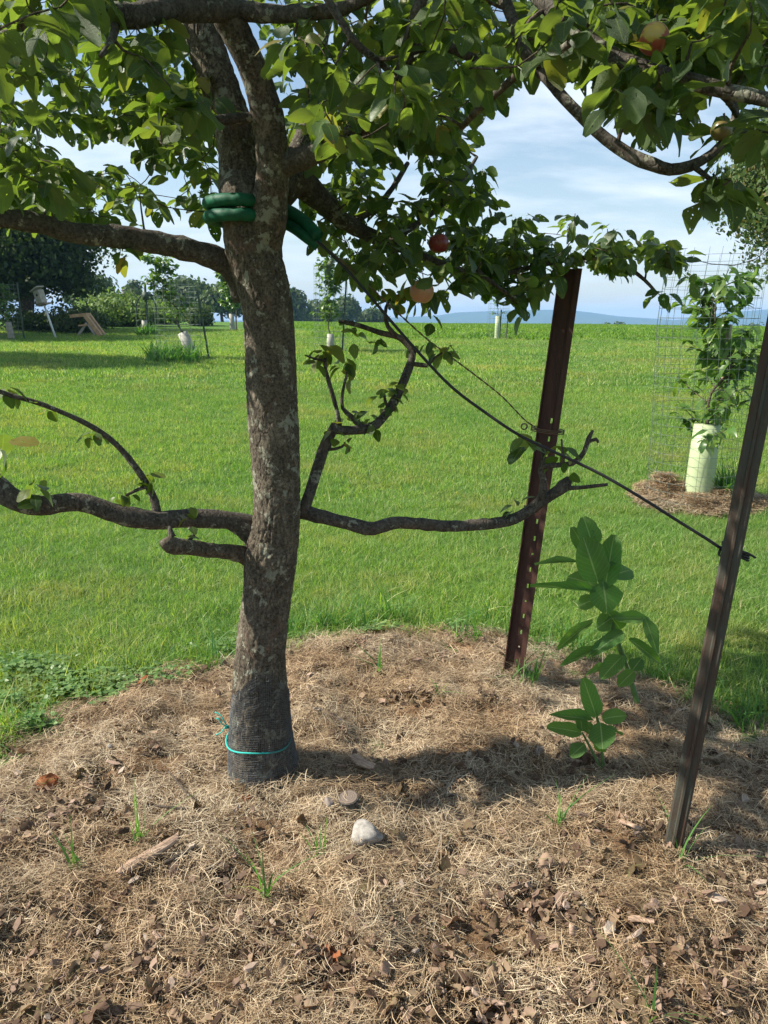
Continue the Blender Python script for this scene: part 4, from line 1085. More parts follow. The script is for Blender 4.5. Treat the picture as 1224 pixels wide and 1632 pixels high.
for q in ([(0, 0, 0), (-.006, -.01, .012), (-.018, -.012, .022), (-.03, -.01, .04), (-.036, -.008, .036)], [(0, 0, 0), (-.012, -.01, .004), (-.02, -.015, -.008), (-.036, -.02, -.014)], [(0, 0, 0), (-.01, -.012, .03), (-.02, -.01, .05), (-.04, -.006, .06)], [(0, 0, 0), (0.004, -.006, .01), (-.004, -.012, .014), (-.01, -.004, 0), (0, 0, 0)]):
    A, B = cr([kn + Vector(p) for p in q], [.0022] * len(q), .006); m_.tube(A, B, 5)
obj('knot', m_, M['teal'], e)

# ------------------------------------------------------------------ green hose strap and guy wires
hs = empty('hose_strap', W(385, 340, 2.3)); tag(hs, 'green rubber hose looped twice round the upper trunk', 'hose')
cen = W(386, 338, tdepth(338)); Rx = 0.092
def hose(dz, name, r):
    end = W(507, 384, 2.16) + Vector((0, 0.018 if dz < 0 else -0.006, dz * 0.6))
    path = [end, W(490, 368, 2.17) + Vector((0, 0, dz)), W(465, 350, 2.18) + Vector((0, 0, dz)), W(440, 341, 2.19) + Vector((0, 0, dz))]
    for a in range(-70, -290, -20):
        aa = R(a); path.append(cen + Vector((math.cos(aa) * Rx, math.sin(aa) * Rx, dz)))
    path += [cen + Vector((Rx * .5, Rx * .8, dz * .6)), W(475, 352, 2.42) + Vector((0, 0, dz * .3))]
    A, B = cr(path, [r] * len(path), 0.012)
    m_ = MB(); m_.tube(A, B, 14); return obj(name, m_, M['hose'], hs)
hose(0.019, 'hose_loop', 0.0172); hose(-0.018, 'hose_loop', 0.0172)

def wirething(name, spec, r, mat, label, cat, twist=0):
    P0 = [W(*q) for q in spec]; A, B = cr(P0, [r] * len(P0), 0.03 if not twist else 0.006)
    m_ = MB()
    if twist:
        for ph in (0, math.pi):
            Q = []
            for i, p in enumerate(A):
                a = i * 0.45 + ph; Q.append(p + Vector((0, math.cos(a), math.sin(a))) * r * 1.0)
            m_.tube(Q, r * .75, 5)
    else:
        m_.tube(A, B, 8)
    e_ = empty(name, P0[0]); tag(e_, label, cat)
    obj('strand', m_, M[mat], e_)
    return e_
c1 = wirething('guy_cable', [(505, 384, 2.13), (535, 412, 2.14), (575, 455, 2.15), (620, 508, 2.16), (670, 565, 2.16), (720, 617, 2.15), (770, 655, 2.14), (830, 695, 2.12), (900, 728, 2.10), (960, 757, 2.08), (1020, 792, 2.06), (1080, 830, 2.04), (1125, 858, 2.02), (1152, 876, 2.0)], 0.0042, 'wire', 'black cable sagging from the green hose to the nearer right post', 'cable')
m_ = MB()
c_ = W(1172, 880, 2.03)
for k_ in range(3):
    Q = []
    for i in range(21):
        a = i / 20 * 2 * math.pi; Q.append(c_ + Vector((math.cos(a) * 0.034 + 0.0, math.sin(a) * 0.034, -0.004 + 0.007 * k_ - 0.004 * math.cos(a) - 0.012 * math.cos(a))))
    m_.tube(Q, 0.0034, 6)
A, B = cr([W(1150, 876, 1.99), W(1158, 884, 1.975), W(1175, 880, 1.97), W(1190, 881, 1.97), W(1204, 889, 1.97)], [.0034] * 5, .01); m_.tube(A, B, 6)
A, B = cr([W(1148, 874, 1.99), W(1146, 884, 1.98), W(1153, 886, 1.975), W(1157, 876, 1.98), W(1150, 872, 1.99)], [.0034] * 5, .006); m_.tube(A, B, 6)
obj('knot', m_, M['wire'], c1)
c2 = wirething('guy_wire', [(505, 386, 2.13), (540, 412, 2.2), (580, 448, 2.3), (630, 495, 2.42), (680, 540, 2.56), (720, 570, 2.68), (760, 600, 2.8), (800, 632, 2.92), (835, 668, 3.02), (852, 680, 3.06)], 0.0022, 'rustwire', 'thin twisted rusty wire from the green hose to the farther post', 'wire', twist=1)

# ------------------------------------------------------------------ steel posts
def extrude_profile(mb_, prof, a, b, frame):
    """closed profile (list of x,y) swept from a to b, frame = (u, v)"""
    n0 = len(mb_.v); u_, v_ = frame
    for p in (a, b):
        for x, y in prof: mb_.v.append(p + u_ * x + v_ * y)
    k_ = len(prof)
    for i in range(k_):
        j = (i + 1) % k_; mb_.f.append((n0 + i, n0 + j, n0 + k_ + j, n0 + k_ + i))
    mb_.f.append(tuple(n0 + i for i in reversed(range(k_)))); mb_.f.append(tuple(n0 + k_ + i for i in range(k_)))
# far post: perforated channel
b0 = G(812, 1068); base_z = b0.z
d0 = (CAM_I @ b0).z * -1
post1 = empty('steel_post', b0); tag(post1, 'perforated rusty red-brown steel post leaning behind the bare limb end', 'post', 'steel posts the tree is guyed to')
a = b0 + Vector((0, 0, -0.15)); top = W(908, 428, d0 * 0.885)
ax = (top - a).normalized(); u_ = Vector((1, 0, 0)); u_ = (u_ - ax * u_.dot(ax)).normalized(); u_ = (Matrix.Rotation(R(-24), 3, ax) @ u_).normalized(); v_ = ax.cross(u_)   # v_ points away from camera
fr = (u_, v_)
ws, tk = 0.064, 0.005
# web: left strip, right strip and bridges between the holes
m_ = MB()
extrude_profile(m_, [(-ws / 2, -tk / 2), (0.010, -tk / 2), (0.010, tk / 2), (-ws / 2, tk / 2)], a, top, fr)
extrude_profile(m_, [(0.018, -tk / 2), (ws / 2, -tk / 2), (ws / 2, tk / 2), (0.023, tk / 2)], a, top, fr)
Lp = (top - a).length; s_ = 0.0; kk = 0
while s_ < Lp:
    hole = 0.020 if kk % 3 else 0.009; gap = 0.052
    if s_ > Lp * 0.68: gap = Lp
    e_ = min(s_ + gap, Lp)
    extrude_profile(m_, [(0.010, -tk / 2), (0.018, -tk / 2), (0.018, tk / 2), (0.010, tk / 2)], a + ax * s_, a + ax * e_, fr)
    s_ = e_ + hole; kk += 1
obj('perforated_web', m_, M['red_post'], post1, smooth=False)
m_ = MB(); extrude_profile(m_, [(-ws / 2 - .004, -0.018), (-ws / 2 + .001, -0.018), (-ws / 2 + .001, tk / 2 + .001), (-ws / 2 - .004, tk / 2 + .001)], a, top, fr); obj('flange', m_, M['red_post'], post1, smooth=False)
m_ = MB(); extrude_profile(m_, [(ws / 2 - .001, -0.030), (ws / 2 + .004, -0.030), (ws / 2 + .004, tk / 2 + .001), (ws / 2 - .001, tk / 2 + .001)], a, top, fr)
extrude_profile(m_, [(ws / 2 + .003, -0.031), (ws / 2 + .020, -0.031), (ws / 2 + .020, -0.026), (ws / 2 + .003, -0.026)], a, top, fr); obj('flange', m_, M['red_post'], post1, smooth=False)
# wire wraps on the far post
m_ = MB(); wc = a + ax * ((W(862, 685, d0 * 0.94) - a).dot(ax))
for k_ in range(3):
    Q = []
    for i in range(25):
        an = i / 24 * 2 * math.pi
        Q.append(wc + ax * (0.006 * k_ + 0.003 * math.sin(an)) + u_ * (math.cos(an) * 0.066 + 0.006) + v_ * (math.sin(an) * 0.030 - 0.012))
    m_.tube(Q, 0.0022, 5)
Q = []
for i in range(40):
    an = i * 0.5; Q.append(wc - u_ * 0.085 - v_ * 0.02 + ax * 0.008 + Vector((math.cos(an) * .012, i * .0004, math.sin(an) * .012)))
m_.tube(Q, 0.0022, 5); obj('post_wrap', m_, M['rustwire'], c2)

# near post: T section with studs
b1 = G(1070, 1362)
d1 = -(CAM_I @ b1).z
post2 = empty('steel_post', b1); tag(post2, 'weathered dark T-section steel post in front at the right edge', 'post', 'steel posts the tree is guyed to')
a = b1 + Vector((0, 0, -0.15)); mid_ = W(1222, 600, d1 * 0.855); ax = (mid_ - b1).normalized(); a = b1 - ax * 0.15; top = b1 + ax * 1.78
u_ = Vector((1, 0, 0)); u_ = (u_ - ax * u_.dot(ax)).normalized(); u_ = (Matrix.Rotation(R(-27), 3, ax) @ u_).normalized(); v_ = ax.cross(u_); fr = (u_, v_)
m_ = MB(); extrude_profile(m_, [(-.0245, -.003), (-.019, -.006), (.019, -.006), (.0245, -.003), (.0245, .0), (.003, .003), (-.003, .003), (-.0245, .0)], a, top, fr); obj('flange', m_, M['dark_post'], post2, smooth=False)
m_ = MB(); extrude_profile(m_, [(-.0035, .0), (.0035, .0), (.0035, .036), (-.0035, .036)], a, top, fr); obj('web', m_, M['dark_post'], post2, smooth=False)
m_ = MB(); extrude_profile(m_, [(-.003, -.0125), (.003, -.0125), (.006, -.0055), (-.006, -.0055)], a, top, fr); obj('rib', m_, M['dark_post'], post2, smooth=False)
stud = MB(); stud.box((0, 0, 0), (.012, .010, .012)); 
for k_ in range(26):
    p = a + ax * (0.3 + 0.055 * k_) + v_ * 0.040
    if k_ == 0:
        sm = MB(); sm.box(p, (.012, .010, .014)); s0 = obj('stud', sm, M['dark_post'], post2, origin=p, smooth=False); sme = s0.data
    else:
        o = bpy.data.objects.new('stud', sme); link(o, post2, p)

# ------------------------------------------------------------------ weeds in the bed
def leafy_weed(name, stems, lfs, label, dbase):
    p0 = W(*stems[0][0][:2], stems[0][0][2])
    e_ = empty(name, p0); tag(e_, label, 'plant')
    for st in stems:
        A, B = cr([W(*q[:3]) for q in st], [q[3] / 2 / F_PX * q[2] for q in st], 0.02)
        m2 = MB(); m2.tube(A, B, 8); obj('stem', m2, M['weed_stem'], e_)
    for i, (bx, by, tx, ty, wd, dz) in enumerate(lfs):
        bp = W(bx, by, dbase - 0.03); tp = W(tx, ty, dbase - 0.03 + dz)
        v2 = tp - bp; ln = v2.length
        tv, tf, tu = leaf_template(7, 2, 1.0, 0.16 if wd > 18 else 0.35, random.uniform(0.05, 0.22), 0.04, seed=200 + i, petiole=0.04, peak=0.45)
        nrm = (Vector((0, 0, CAM_H)) - bp).normalized() * 0.8 + Vector((random.gauss(0, .2), random.gauss(0, .2), 0.6 + random.gauss(0, .2)))
        mt = leaf_mat(bp, v2 + Vector((0, 0, 0.10 * ln)), nrm, ln * 1.05, wd / F_PX * dbase * 1.18)
        child_at('leaf', mesh_np('leaf', tv, tf, tu, M['weed_leaf']), e_, mt)
    return e_
M['weed_stem'] = plain('weed stem', (0.09, 0.17, 0.05), 0.6)
gb = G(1020, 1130); dm = -(CAM_I @ gb).z
leafy_weed('tall_weed', [[(1020, 1134, dm, 9), (1002, 1075, dm * .985, 8), (980, 1010, dm * .965, 8), (968, 962, dm * .95, 7), (956, 915, dm * .950, 5), (950, 875, dm * .950, 4), (945, 845, dm * .950, 3)]],
    [(952, 925, 930, 862, 46, -.04), (945, 872, 931, 824, 32, .02), (938, 888, 914, 840, 27, .03), (964, 938, 978, 853, 34, .02), (972, 920, 1006, 908, 34, .05), (950, 935, 906, 918, 38, .05), (946, 944, 850, 940, 15, -.05), (961, 928, 968, 974, 44, -.03),
     (950, 955, 922, 966, 26, .02), (928, 896, 855, 903, 6, .1), (976, 985, 1035, 990, 18, 0.02), (1028, 985, 1047, 1040, 20, -.02), (944, 990, 893, 1032, 13, -.04), (993, 1008, 948, 1040, 24, -.05), (962, 1030, 898, 1064, 15, -.03), (1002, 1018, 1054, 1060, 17, 0),
     (993, 1045, 960, 1080, 25, -.04), (968, 1060, 934, 1076, 12, .02), (1010, 1070, 988, 1092, 22, -.02), (1008, 1068, 1022, 1050, 22, .02), (975, 985, 952, 1002, 26, .03), (968, 975, 990, 1010, 28, .05), (958, 905, 984, 880, 26, .06)],
    'tall broad-leaved weed leaning left between the two steel posts', dm * 0.955)
gb = G(962, 1230); ds = -(CAM_I @ gb).z
leafy_weed('low_weed', [[(962, 1232, ds, 6), (959, 1195, ds * .99, 5), (955, 1160, ds * .975, 5), (950, 1138, ds * .965, 4)], [(960, 1230, ds, 5), (940, 1190, ds * .99, 4), (928, 1168, ds * .98, 3)]],
    [(950, 1142, 930, 1086, 28, -.02), (960, 1146, 996, 1140, 24, -.03), (946, 1148, 881, 1143, 15, -.02), (926, 1168, 876, 1160, 20, -.03), (957, 1152, 960, 1192, 34, -.04), (932, 1186, 911, 1205, 20, -.03), (928, 1165, 923, 1130, 16, .02), (942, 1170, 930, 1150, 16, .03), (960, 1160, 992, 1170, 12, .03), (948, 1180, 962, 1200, 14, .02), (952, 1140, 944, 1120, 14, .03)],
    'low broad-leaved weed in the straw below the tall one', ds * 0.97)

# ------------------------------------------------------------------ caged saplings
def cage(parent, c, r, h, wr, nv, nh, dent=0.02, sp_noise=1):
    m2 = MB()
    def pt(a, z_):
        rr_ = r * (1 + dent * math.sin(2 * a + z_ * 2) + dent * mnoise.noise(Vector((math.cos(a) * 2, math.sin(a) * 2, z_ * 2 + sp_noise))))
        return Vector((c.x + math.cos(a) * rr_ + 0.03 * z_ * mnoise.noise(Vector((z_, 3, sp_noise))), c.y + math.sin(a) * rr_, c.z + z_))
    for i in range(nv):
        a = 2 * math.pi * i / nv + 0.15 * mnoise.noise(Vector((i * 3.1, 0, 0)))
        m2.tube([pt(a, h * k_ / 7) for k_ in range(8)], wr, 3, False)
    for j in range(nh):
        z_ = h * (j + 0.3) / nh
        m2.tube([pt(2 * math.pi * i / 24, z_) for i in range(25)], wr, 3, False)
    o = obj('wire_cage', m2, M['cage'], parent); o['kind'] = 'stuff'
def sapling(name, c, label, tube_h, tube_r, lean, tubem, height, crown_r, nleaf, leaf_len, stakes, cg, crown_lo=0.4, leafparts=False, group='young trees in tubes and wire cages', cage_off=Vector((0, 0, 0)), lm='sapling_leaf'):
    e_ = empty(name, c); tag(e_, label, 'young tree', group)
    axis = Vector((lean[0], lean[1], 1)).normalized()
    stem_pts = [c + axis * (height * k_ / 8) + Vector((random.gauss(0, .012), random.gauss(0, .012), 0)) * k_ * (height / 2) for k_ in range(9)]
    A, B = cr(stem_pts, [0.014 * (1 - k_ / 9) + 0.003 for k_ in range(9)], .06); m2 = MB(); m2.tube(A, B, 7); obj('trunk', m2, M['twig'], e_)
    # branches + leaves
    m3 = MB(); lf = []
    nb = max(8, nleaf // 11)
    for b_ in range(nb):
        tt = random.uniform(crown_lo, 1.0); i = min(len(A) - 1, int(tt * (len(A) - 1))); p = A[i]
        az = random.uniform(0, 6.28); ln = crown_r * random.uniform(.5, 1.15) * (1.1 - 0.55 * tt)
        q = p + Vector((math.cos(az) * ln, math.sin(az) * ln, ln * random.uniform(.3, 1.0)))
        mdl = (p + q) / 2 + Vector((0, 0, -.04 * ln))
        C_, D_ = cr([p, mdl, q], [.005, .004, .002], .06); m3.tube(C_, D_, 5)
        for k_ in range(nleaf // nb):
            s2 = random.uniform(.15, 1.05); pp = p.lerp(q, min(s2, 1)) + Vector([random.gauss(0, .012) for _ in range(3)])
            a2 = az + random.gauss(0, 1.1); dv = Vector((math.cos(a2), math.sin(a2), random.gauss(-.1, .5)))
            lf.append(leaf_mat(pp, dv, Vector((0, 0, 1)) + Vector([random.gauss(0, .4) for _ in range(3)]), leaf_len * random.uniform(.6, 1.2)))
    if m3.v: obj('branches', m3, M['twig'], e_)['kind'] = 'stuff'
    if leafparts:
        for mt in lf: child_at('leaf', sap_me[random.randrange(6)], e_, mt)
    else:
        V_, F_, U_ = many(lo_t, np.array([np.array(m4) for m4 in lf]), rng.integers(0, 10, len(lf)))
        objme('foliage', mesh_np('foliage', V_ - np.array(tuple(c)), F_, U_, M[lm]), e_, c)['kind'] = 'stuff'
    # protective tube: hollow
    m4 = MB(); n4 = 20; tp = c + axis * tube_h; seg_pts = [(c, tube_r * 1.04), (c + axis * tube_h * .5, tube_r * 1.0), (tp, tube_r * .93), (tp + axis * 0.002, tube_r * .90), (tp - axis * 0.12 * tube_h, tube_r * .88)]
    m4.tube([s5[0] for s5 in seg_pts], [s5[1] for s5 in seg_pts], n4, False)
    # the lip folds inwards; rings are ordered so the inner wall runs back down
    obj('tree_tube', m4, M[tubem], e_)
    for (ox, oy, hh, rx, ry, sr, sm_) in stakes:
        p = c + Vector((ox, oy, -0.1)); q = p + Vector((rx, ry, hh + .1)); m5 = MB()
        m5.tube([p, q], [sr, sr], 5 if sr < .02 else 4, True); obj('stake', m5, M[sm_], e_, smooth=False)
    if cg:
        r, h, wr, nv, nh = cg
        cage(e_, c + cage_off, r, h, wr, nv, nh, sp_noise=random.random() * 9)
    return e_
st6 = [leaf_template(6, 2, random.uniform(.42, .55), random.uniform(.2, .5), random.uniform(.2, .6), .05, seed=400 + i) for i in range(6)]
sap_me = [mesh_np('sapling_leaf', v, f, uv, M['sapling_leaf']) for v, f, uv in st6]
cs = Vector((sap_c.x, sap_c.y, float(terrain(sap_c.x, sap_c.y)) + 0.03)); ps = -(CAM_I @ cs).z
k1 = ps / F_PX
sapling('sapling', cs, 'leafy young tree in a pale green tube inside the tall wire cage at right', 118 * k1, 21 * k1, (0.02, 0.02), 'tube', 330 * k1, 80 * k1, 540, 0.125,
        [(0.13, 0.10, 1.45, 0.03, 0.05, 0.026, 'oldwood')], (70 * k1, 375 * k1, 0.0016, 26, 26), 0.24, True, cage_off=Vector((-0.06, 0, 0)))
def gp(px, py):
    p = ray_ground(px, py, lambda x, y: float(terrain(x, y))); return p, -(CAM_I @ p).z / F_PX
c, k = gp(310, 572)
sapling('sapling', c, 'sapling in a whitish tube leaning left, with tall grass at its foot', 44 * k, 8.5 * k, (-0.42, 0), 'tube_white', 165 * k, 28 * k, 800, 7.5 * k, [(24 * k, 0, 105 * k, -14 * k, 0, 1.6 * k, 'green_post'), (-2 * k, -2 * k, 60 * k, -22 * k, 0, 1.2 * k, 'green_post')], (34 * k, 118 * k, .003, 16, 14), 0.3, cage_off=Vector((-24 * k, 0, 0)))
c, k = gp(527, 560)
sapling('sapling', c, 'slim tall sapling in a cream tube seen past the hooked shoot', 27 * k, 6 * k, (0.0, 0), 'tube_white', 158 * k, 24 * k, 1000, 7.0 * k, [(18 * k, 0, 118 * k, 8 * k, 0, 1.4 * k, 'green_post')], (26 * k, 132 * k, .003, 14, 14), 0.25)
c, k = gp(792, 541)
sapling('sapling', c, 'thin young tree in a green tube out by the field edge', 36 * k, 4 * k, (0, 0), 'tube', 62 * k, 18 * k, 60, 4 * k, [(14 * k, 0, 36 * k, 2 * k, 0, 1.0 * k, 'oldwood'), (4 * k, 0, 46 * k, 1 * k, 0, 1.0 * k, 'green_post')], (16 * k, 60 * k, .003, 10, 8), 0.6)
c, k = gp(371, 527)
sapling('sapling', c, 'small leafy tree in a white tube just left of the big trunk', 26 * k, 4 * k, (-0.05, 0), 'tube_white', 80 * k, 24 * k, 700, 7.0 * k, [(6 * k, 0, 34 * k, 0, 0, 1.2 * k, 'oldwood')], None, 0.35)
c, k = gp(232, 534)
sapling('sapling', c, 'bare tube beside a dark green post with bent hoops above it', 23 * k, 5 * k, (0, 0), 'tube_white', 30 * k, 8 * k, 30, 4 * k, [(4 * k, 0, 80 * k, 0, 0, 2.0 * k, 'green_post')], (13 * k, 50 * k, .004, 8, 5), 0.7)
hp = c + Vector((4 * k, 0, 60 * k))
m_ = MB(); m_.box(hp, (9 * k, 6 * k, 12 * k)); pu = empty('post_fixture', c + Vector((4 * k, 0, 0))); tag(pu, 'dark green box-headed fixture with two curved hoops on the green post', 'post fixture')
obj('head', m_, M['green_post'], pu)
for sx in (-1, 1):
    A, B = cr([hp + Vector((sx * q[0] * k, 0, q[1] * k)) for q in ((2, 2), (8, 0), (13, -8), (16, -18), (15, -28))], [1.1 * k] * 5, .1); m_ = MB(); m_.tube(A, B, 6); obj('hoop', m_, M['green_post'], pu)
c, k = gp(19, 541)
sapling('sapling', c, 'young tree in a tan tube in a wire cage at the left edge', 27 * k, 5 * k, (-0.12, 0), 'boxwood', 95 * k, 22 * k, 500, 7.0 * k, [(-2 * k, 1 * k, 80 * k, -6 * k, 0, 1.4 * k, 'oldwood'), (20 * k, 0, 85 * k, -3 * k, 0, 1.3 * k, 'green_post')], (18 * k, 88 * k, .004, 14, 14), 0.3)

# tall grass clumps at tree feet, and sprigs in the bed
def tuft_obj(name, p, n, rad, h, wd, label, group, lean=0.6, seed=1):
    me = blades(int(n * 1.5), rad, h, wd * 1.5, lean, M['tuft'], 5, seed=seed)
    o = objme(name, me, None, p); tag(o, label, 'grass', group); return o
for i, (px, py, wpx, hpx, lab) in enumerate([(278, 575, 42, 30, 'clump of uncut long grass at the foot of the leaning tube'), (1160, 800, 22, 55, 'small clump of long grass right of the caged sapling'), (235, 535, 14, 16, 'tiny grass clump round the tube by the green post')]):
    c, k = gp(px, py); tuft_obj('grass_clump', c, 260, wpx * k * 0.9, hpx * k * 0.75, 2.0 * k, lab, None, 0.7, 500 + i)
for i, (px, py, n_, h, lab) in enumerate([(425, 1432, 7, .13, 'grass sprig in the straw left of centre foreground'), (508, 1362, 5, .11, 'flat grass sprig left of the pale rock'), (222, 1345, 7, .14, 'loose grass sprig above the split stick'), (606, 1072, 8, .10, 'grass sprig on the sunny back of the mulch bed'),
        (893, 1312, 7, .10, 'short grass sprig in the shade between weed and near post'), (1083, 1378, 6, .12, 'grass sprig growing at the foot of the near post'), (832, 1085, 24, .13, 'grass tuft at the foot of the perforated post'), (1195, 1160, 34, .15, 'long grass at the right edge of the bed'),
        (700, 1110, 5, .06, 'very small seedling sprig behind the trunk shadow'), (1035, 1628, 4, .12, 'broad grass blade at the bottom edge'), (120, 1385, 5, .12, 'thin grass blades in straw near the left side'), (745, 1020, 26, .12, 'long grass fringe left of the perforated post'), (1100, 1125, 16, .12, 'long grass at the bed edge beside the near post')]):
    p = G(px, py); tuft_obj('grass_sprig', p, n_, .02 if n_ < 12 else .07, h, .0045, lab, None, 0.85, 520 + i)
# low clover-like weeds along the left edge of the bed
cl = []
clc = [(random.gauss(110, 70), random.gauss(1100, 22), random.uniform(10, 26)) for _ in range(16)] + [(170, 1112, 26), (60, 1080, 30), (356, 1035, 18), (380, 1045, 14), (600, 1012, 14), (730, 1005, 12)]
for _ in range(1100):
    a_, b_, c_ = random.choice(clc)
    px, py = random.gauss(a_, c_), random.gauss(b_, c_ * .4)
    p = ray_ground(px, max(py, 930), lambda x, y: 0.0); s_ = float(bed_sd(p.x, p.y))
    if s_ > 0.16: continue
    p.z = gz(p.x, p.y) + random.uniform(.015, .05)
    az = random.uniform(0, 6.28)
    for k_ in range(3):
        a2 = az + k_ * 2.09; dv = Vector((math.cos(a2), math.sin(a2), random.gauss(0, .2)))
        cl.append(leaf_mat(p, dv, Vector((random.gauss(0, .3), random.gauss(0, .3), 1)), random.uniform(.012, .024)))
ct = [leaf_template(3, 1, .8, .15, .1, 0, seed=600 + i, petiole=0) for i in range(3)]
V_, F_, U_ = many(ct, np.array([np.array(m4) for m4 in cl]), rng.integers(0, 3, len(cl)))
tag(objme('clover_patch', mesh_np('clover_patch', V_, F_, U_, M['clover'])), 'low round-leaved clover weeds where lawn meets mulch', None, None, 'stuff')

# ------------------------------------------------------------------ things lying on the bed
def lump(name, c, sx, sy, sz, mat, label, cat, seed, rz=0, cut=0.35):
    r = random.Random(seed); nu, nv = 15, 10; V_, F_ = [], []
    planes = [(Vector((r.gauss(0, 1), r.gauss(0, 1), r.gauss(0, .8))).normalized(), r.uniform(.5, .82)) for _ in range(13)]
    for i in range(nv + 1):
        th = math.pi * i / nv
        for j in range(nu):
            ph = 2 * math.pi * j / nu
            d = Vector((math.sin(th) * math.cos(ph), math.sin(th) * math.sin(ph), math.cos(th)))
            q = 1.0
            for n_, o_ in planes:
                dt = d.dot(n_)
                if dt > o_: q = min(q, o_ / dt)
            q *= 1 + 0.06 * mnoise.noise(d * 3 + Vector((seed, 0, 0))) + .03 * mnoise.noise(d * 9)
            V_.append(Matrix.Rotation(rz, 3, 'Z') @ Vector((d.x * sx * q, d.y * sy * q, d.z * sz * q * (1 - .35 * d.x) + sz * .6)))
    for i in range(nv):
        for j in range(nu):
            a = i * nu + j; b = i * nu + (j + 1) % nu; F_.append((a, a + nu, b + nu, b))
    o = objme(name, mesh_np(name, [tuple(v) for v in V_], F_, mat=mat, smooth=False), None, c); tag(o, label, cat); return o
lump('rock', G(586, 1360) + Vector((0, .03, .016)), .066, .040, .040, M['rock'], 'whitish limestone rock in front of the trunk', 'rock', 5, -.35)
lump('stone', G(525, 1287) + Vector((0, 0, .008)), .02, .026, .017, M['pebble'], 'small grey stone left of the round wood slice', 'stone', 8)
lump('stone', G(860, 1203) + Vector((0, 0, .01)), .022, .018, .02, M['pebble'], 'grey-brown stone in the straw left of the low weed', 'stone', 9)
lump('stone', G(177, 1196) + Vector((0, 0, .012)), .013, .009, .008, M['rock'], 'tiny white stone on the straw at left', 'stone', 10)
lump('wood_chunk', G(913, 1497) + Vector((0, 0, .012)), .020, .018, .018, M['splitwood'], 'pinkish block of wood in the foreground right of centre', 'wood piece', 12)
# sawn branch slice
c = G(556, 1297) + Vector((0, .01, .022)); e = empty('wood_slice', c); tag(e, 'round sawn slice of branch lying beside the trunk foot', 'wood piece')
m_ = MB(); tl = Matrix.Rotation(R(-6), 3, 'Y') @ Matrix.Rotation(R(6), 3, 'X')
m_.tube([c - tl @ Vector((0, 0, .012)), c + tl @ Vector((0, 0, .026)), c + tl @ Vector((0, 0, .030))], [.033, .0335, .0325], 24, True, 0.04); obj('bark_rim', m_, M['limb'], e, smooth=False)
m_ = MB(); m_.tube([c + tl @ Vector((0, 0, .0285)), c + tl @ Vector((0, 0, .0315))], [.0295, .029], 24, True); obj('sawn_face', m_, M['rings'], e, origin=c + tl @ Vector((0, 0, .03)), smooth=False)
def stick(name, pa, pb, wd, th, mat, label, cat, seed=0):
    a = G(*pa) + Vector((0, 0, .03)); b = G(*pb) + Vector((0, 0, .036)); r = random.Random(seed)
    ln = (b - a).length; n_ = 9; V_, F_ = [], []
    prf = [(-.5, 0), (-.42, .3), (-.1, .5), (.25, .42), (.5, .05), (.4, -.3), (-.1, -.45), (-.42, -.3)]
    for i in range(n_ + 1):
        t_ = i / n_; q = (1 if 0 < i < n_ else .72) * (1 + r.uniform(-.14, .14))
        for j, (x, z_) in enumerate(prf):
            V_.append(((t_ - .5) * ln + r.uniform(-.03, .03) * ln * (0 if 0 < i < n_ else 1), x * wd * q + wd * .12 * math.sin(t_ * 5 + seed), z_ * th * q))
    k_ = len(prf)
    for i in range(n_):
        for j in range(k_):
            a_ = i * k_ + j; b_ = i * k_ + (j + 1) % k_; F_.append((a_, b_, b_ + k_, a_ + k_))
    me = bpy.data.meshes.new(name); me.from_pydata(V_, [], F_ + [tuple(reversed(range(k_))), tuple(n_ * k_ + j for j in range(k_))]); me.materials.append(M[mat])
    o = objme(name, me, None, (a + b) / 2); dvec = b - a
    o.rotation_euler = (0, -math.asin(dvec.z / ln), math.atan2(dvec.y, dvec.x)); tag(o, label, cat); return o
stick('wood_splinter', (190, 1408), (284, 1350), .034, .022, 'splitwood', 'long split stick of pale wood in the left foreground', 'stick', 1)
stick('bark_piece', (560, 1218), (596, 1238), .040, .016, 'splitwood', 'flat grey slab of bark right of the trunk in its shadow', 'bark', 2)
stick('dark_twig', (263, 1390), (312, 1368), .014, .012, 'twig', 'short dark knobbly twig right of the split stick', 'stick', 3)
stick('dark_twig', (250, 1298), (300, 1306), .008, .008, 'twig', 'thin dark twig between the split stick and the trunk', 'stick', 4)
stick('wood_splinter', (988, 1322), (1018, 1338), .018, .010, 'splitwood', 'pale chip of wood left of the near post foot', 'stick', 5)
stick('wood_splinter', (1000, 1480), (1040, 1487), .02, .010, 'splitwood', 'grey-brown splinter in the right foreground', 'stick', 6)
stick('dead_weed_stalk', (267, 1240), (303, 1285), .006, .006, 'twig', 'thin dead stem left of the wrapped trunk foot', 'stick', 7)
stick('wood_splinter', (775, 1612), (805, 1620), .014, .008, 'splitwood', 'whitish splinter at the bottom of the picture', 'stick', 8)

dl_t = [leaf_template(8, 3, random.uniform(.6, .95), random.uniform(.3, .9), random.uniform(-.5, .7), .16, seed=700 + i, petiole=.15) for i in range(7)]
dl_me = [mesh_np('dead_leaf', v + np.random.default_rng(i).normal(0, .04, v.shape), f, uv, M['deadleaf']) for i, (v, f, uv) in enumerate(dl_t)]
rl_me = [m4.copy() for m4 in dl_me]
for m4 in rl_me: m4.materials.clear(); m4.materials.append(M['redleaf'])
def dead(px, py, ln, me, label, group):
    p = G(px, py) + Vector((0, 0, .016)); az = random.uniform(0, 6.28)
    o = bpy.data.objects.new('dead_leaf', me); COL.objects.link(o)
    o.matrix_world = leaf_mat(p, Vector((math.cos(az), math.sin(az), random.uniform(-.1, .35))), Vector((random.gauss(0, .5), random.gauss(0, .5), random.choice((1, 1, -1)))), ln)
    tag(o, label, 'dead leaf', group)
dead(50, 1262, .085, rl_me[0], 'orange-red dead leaf on the straw near the left edge', None)
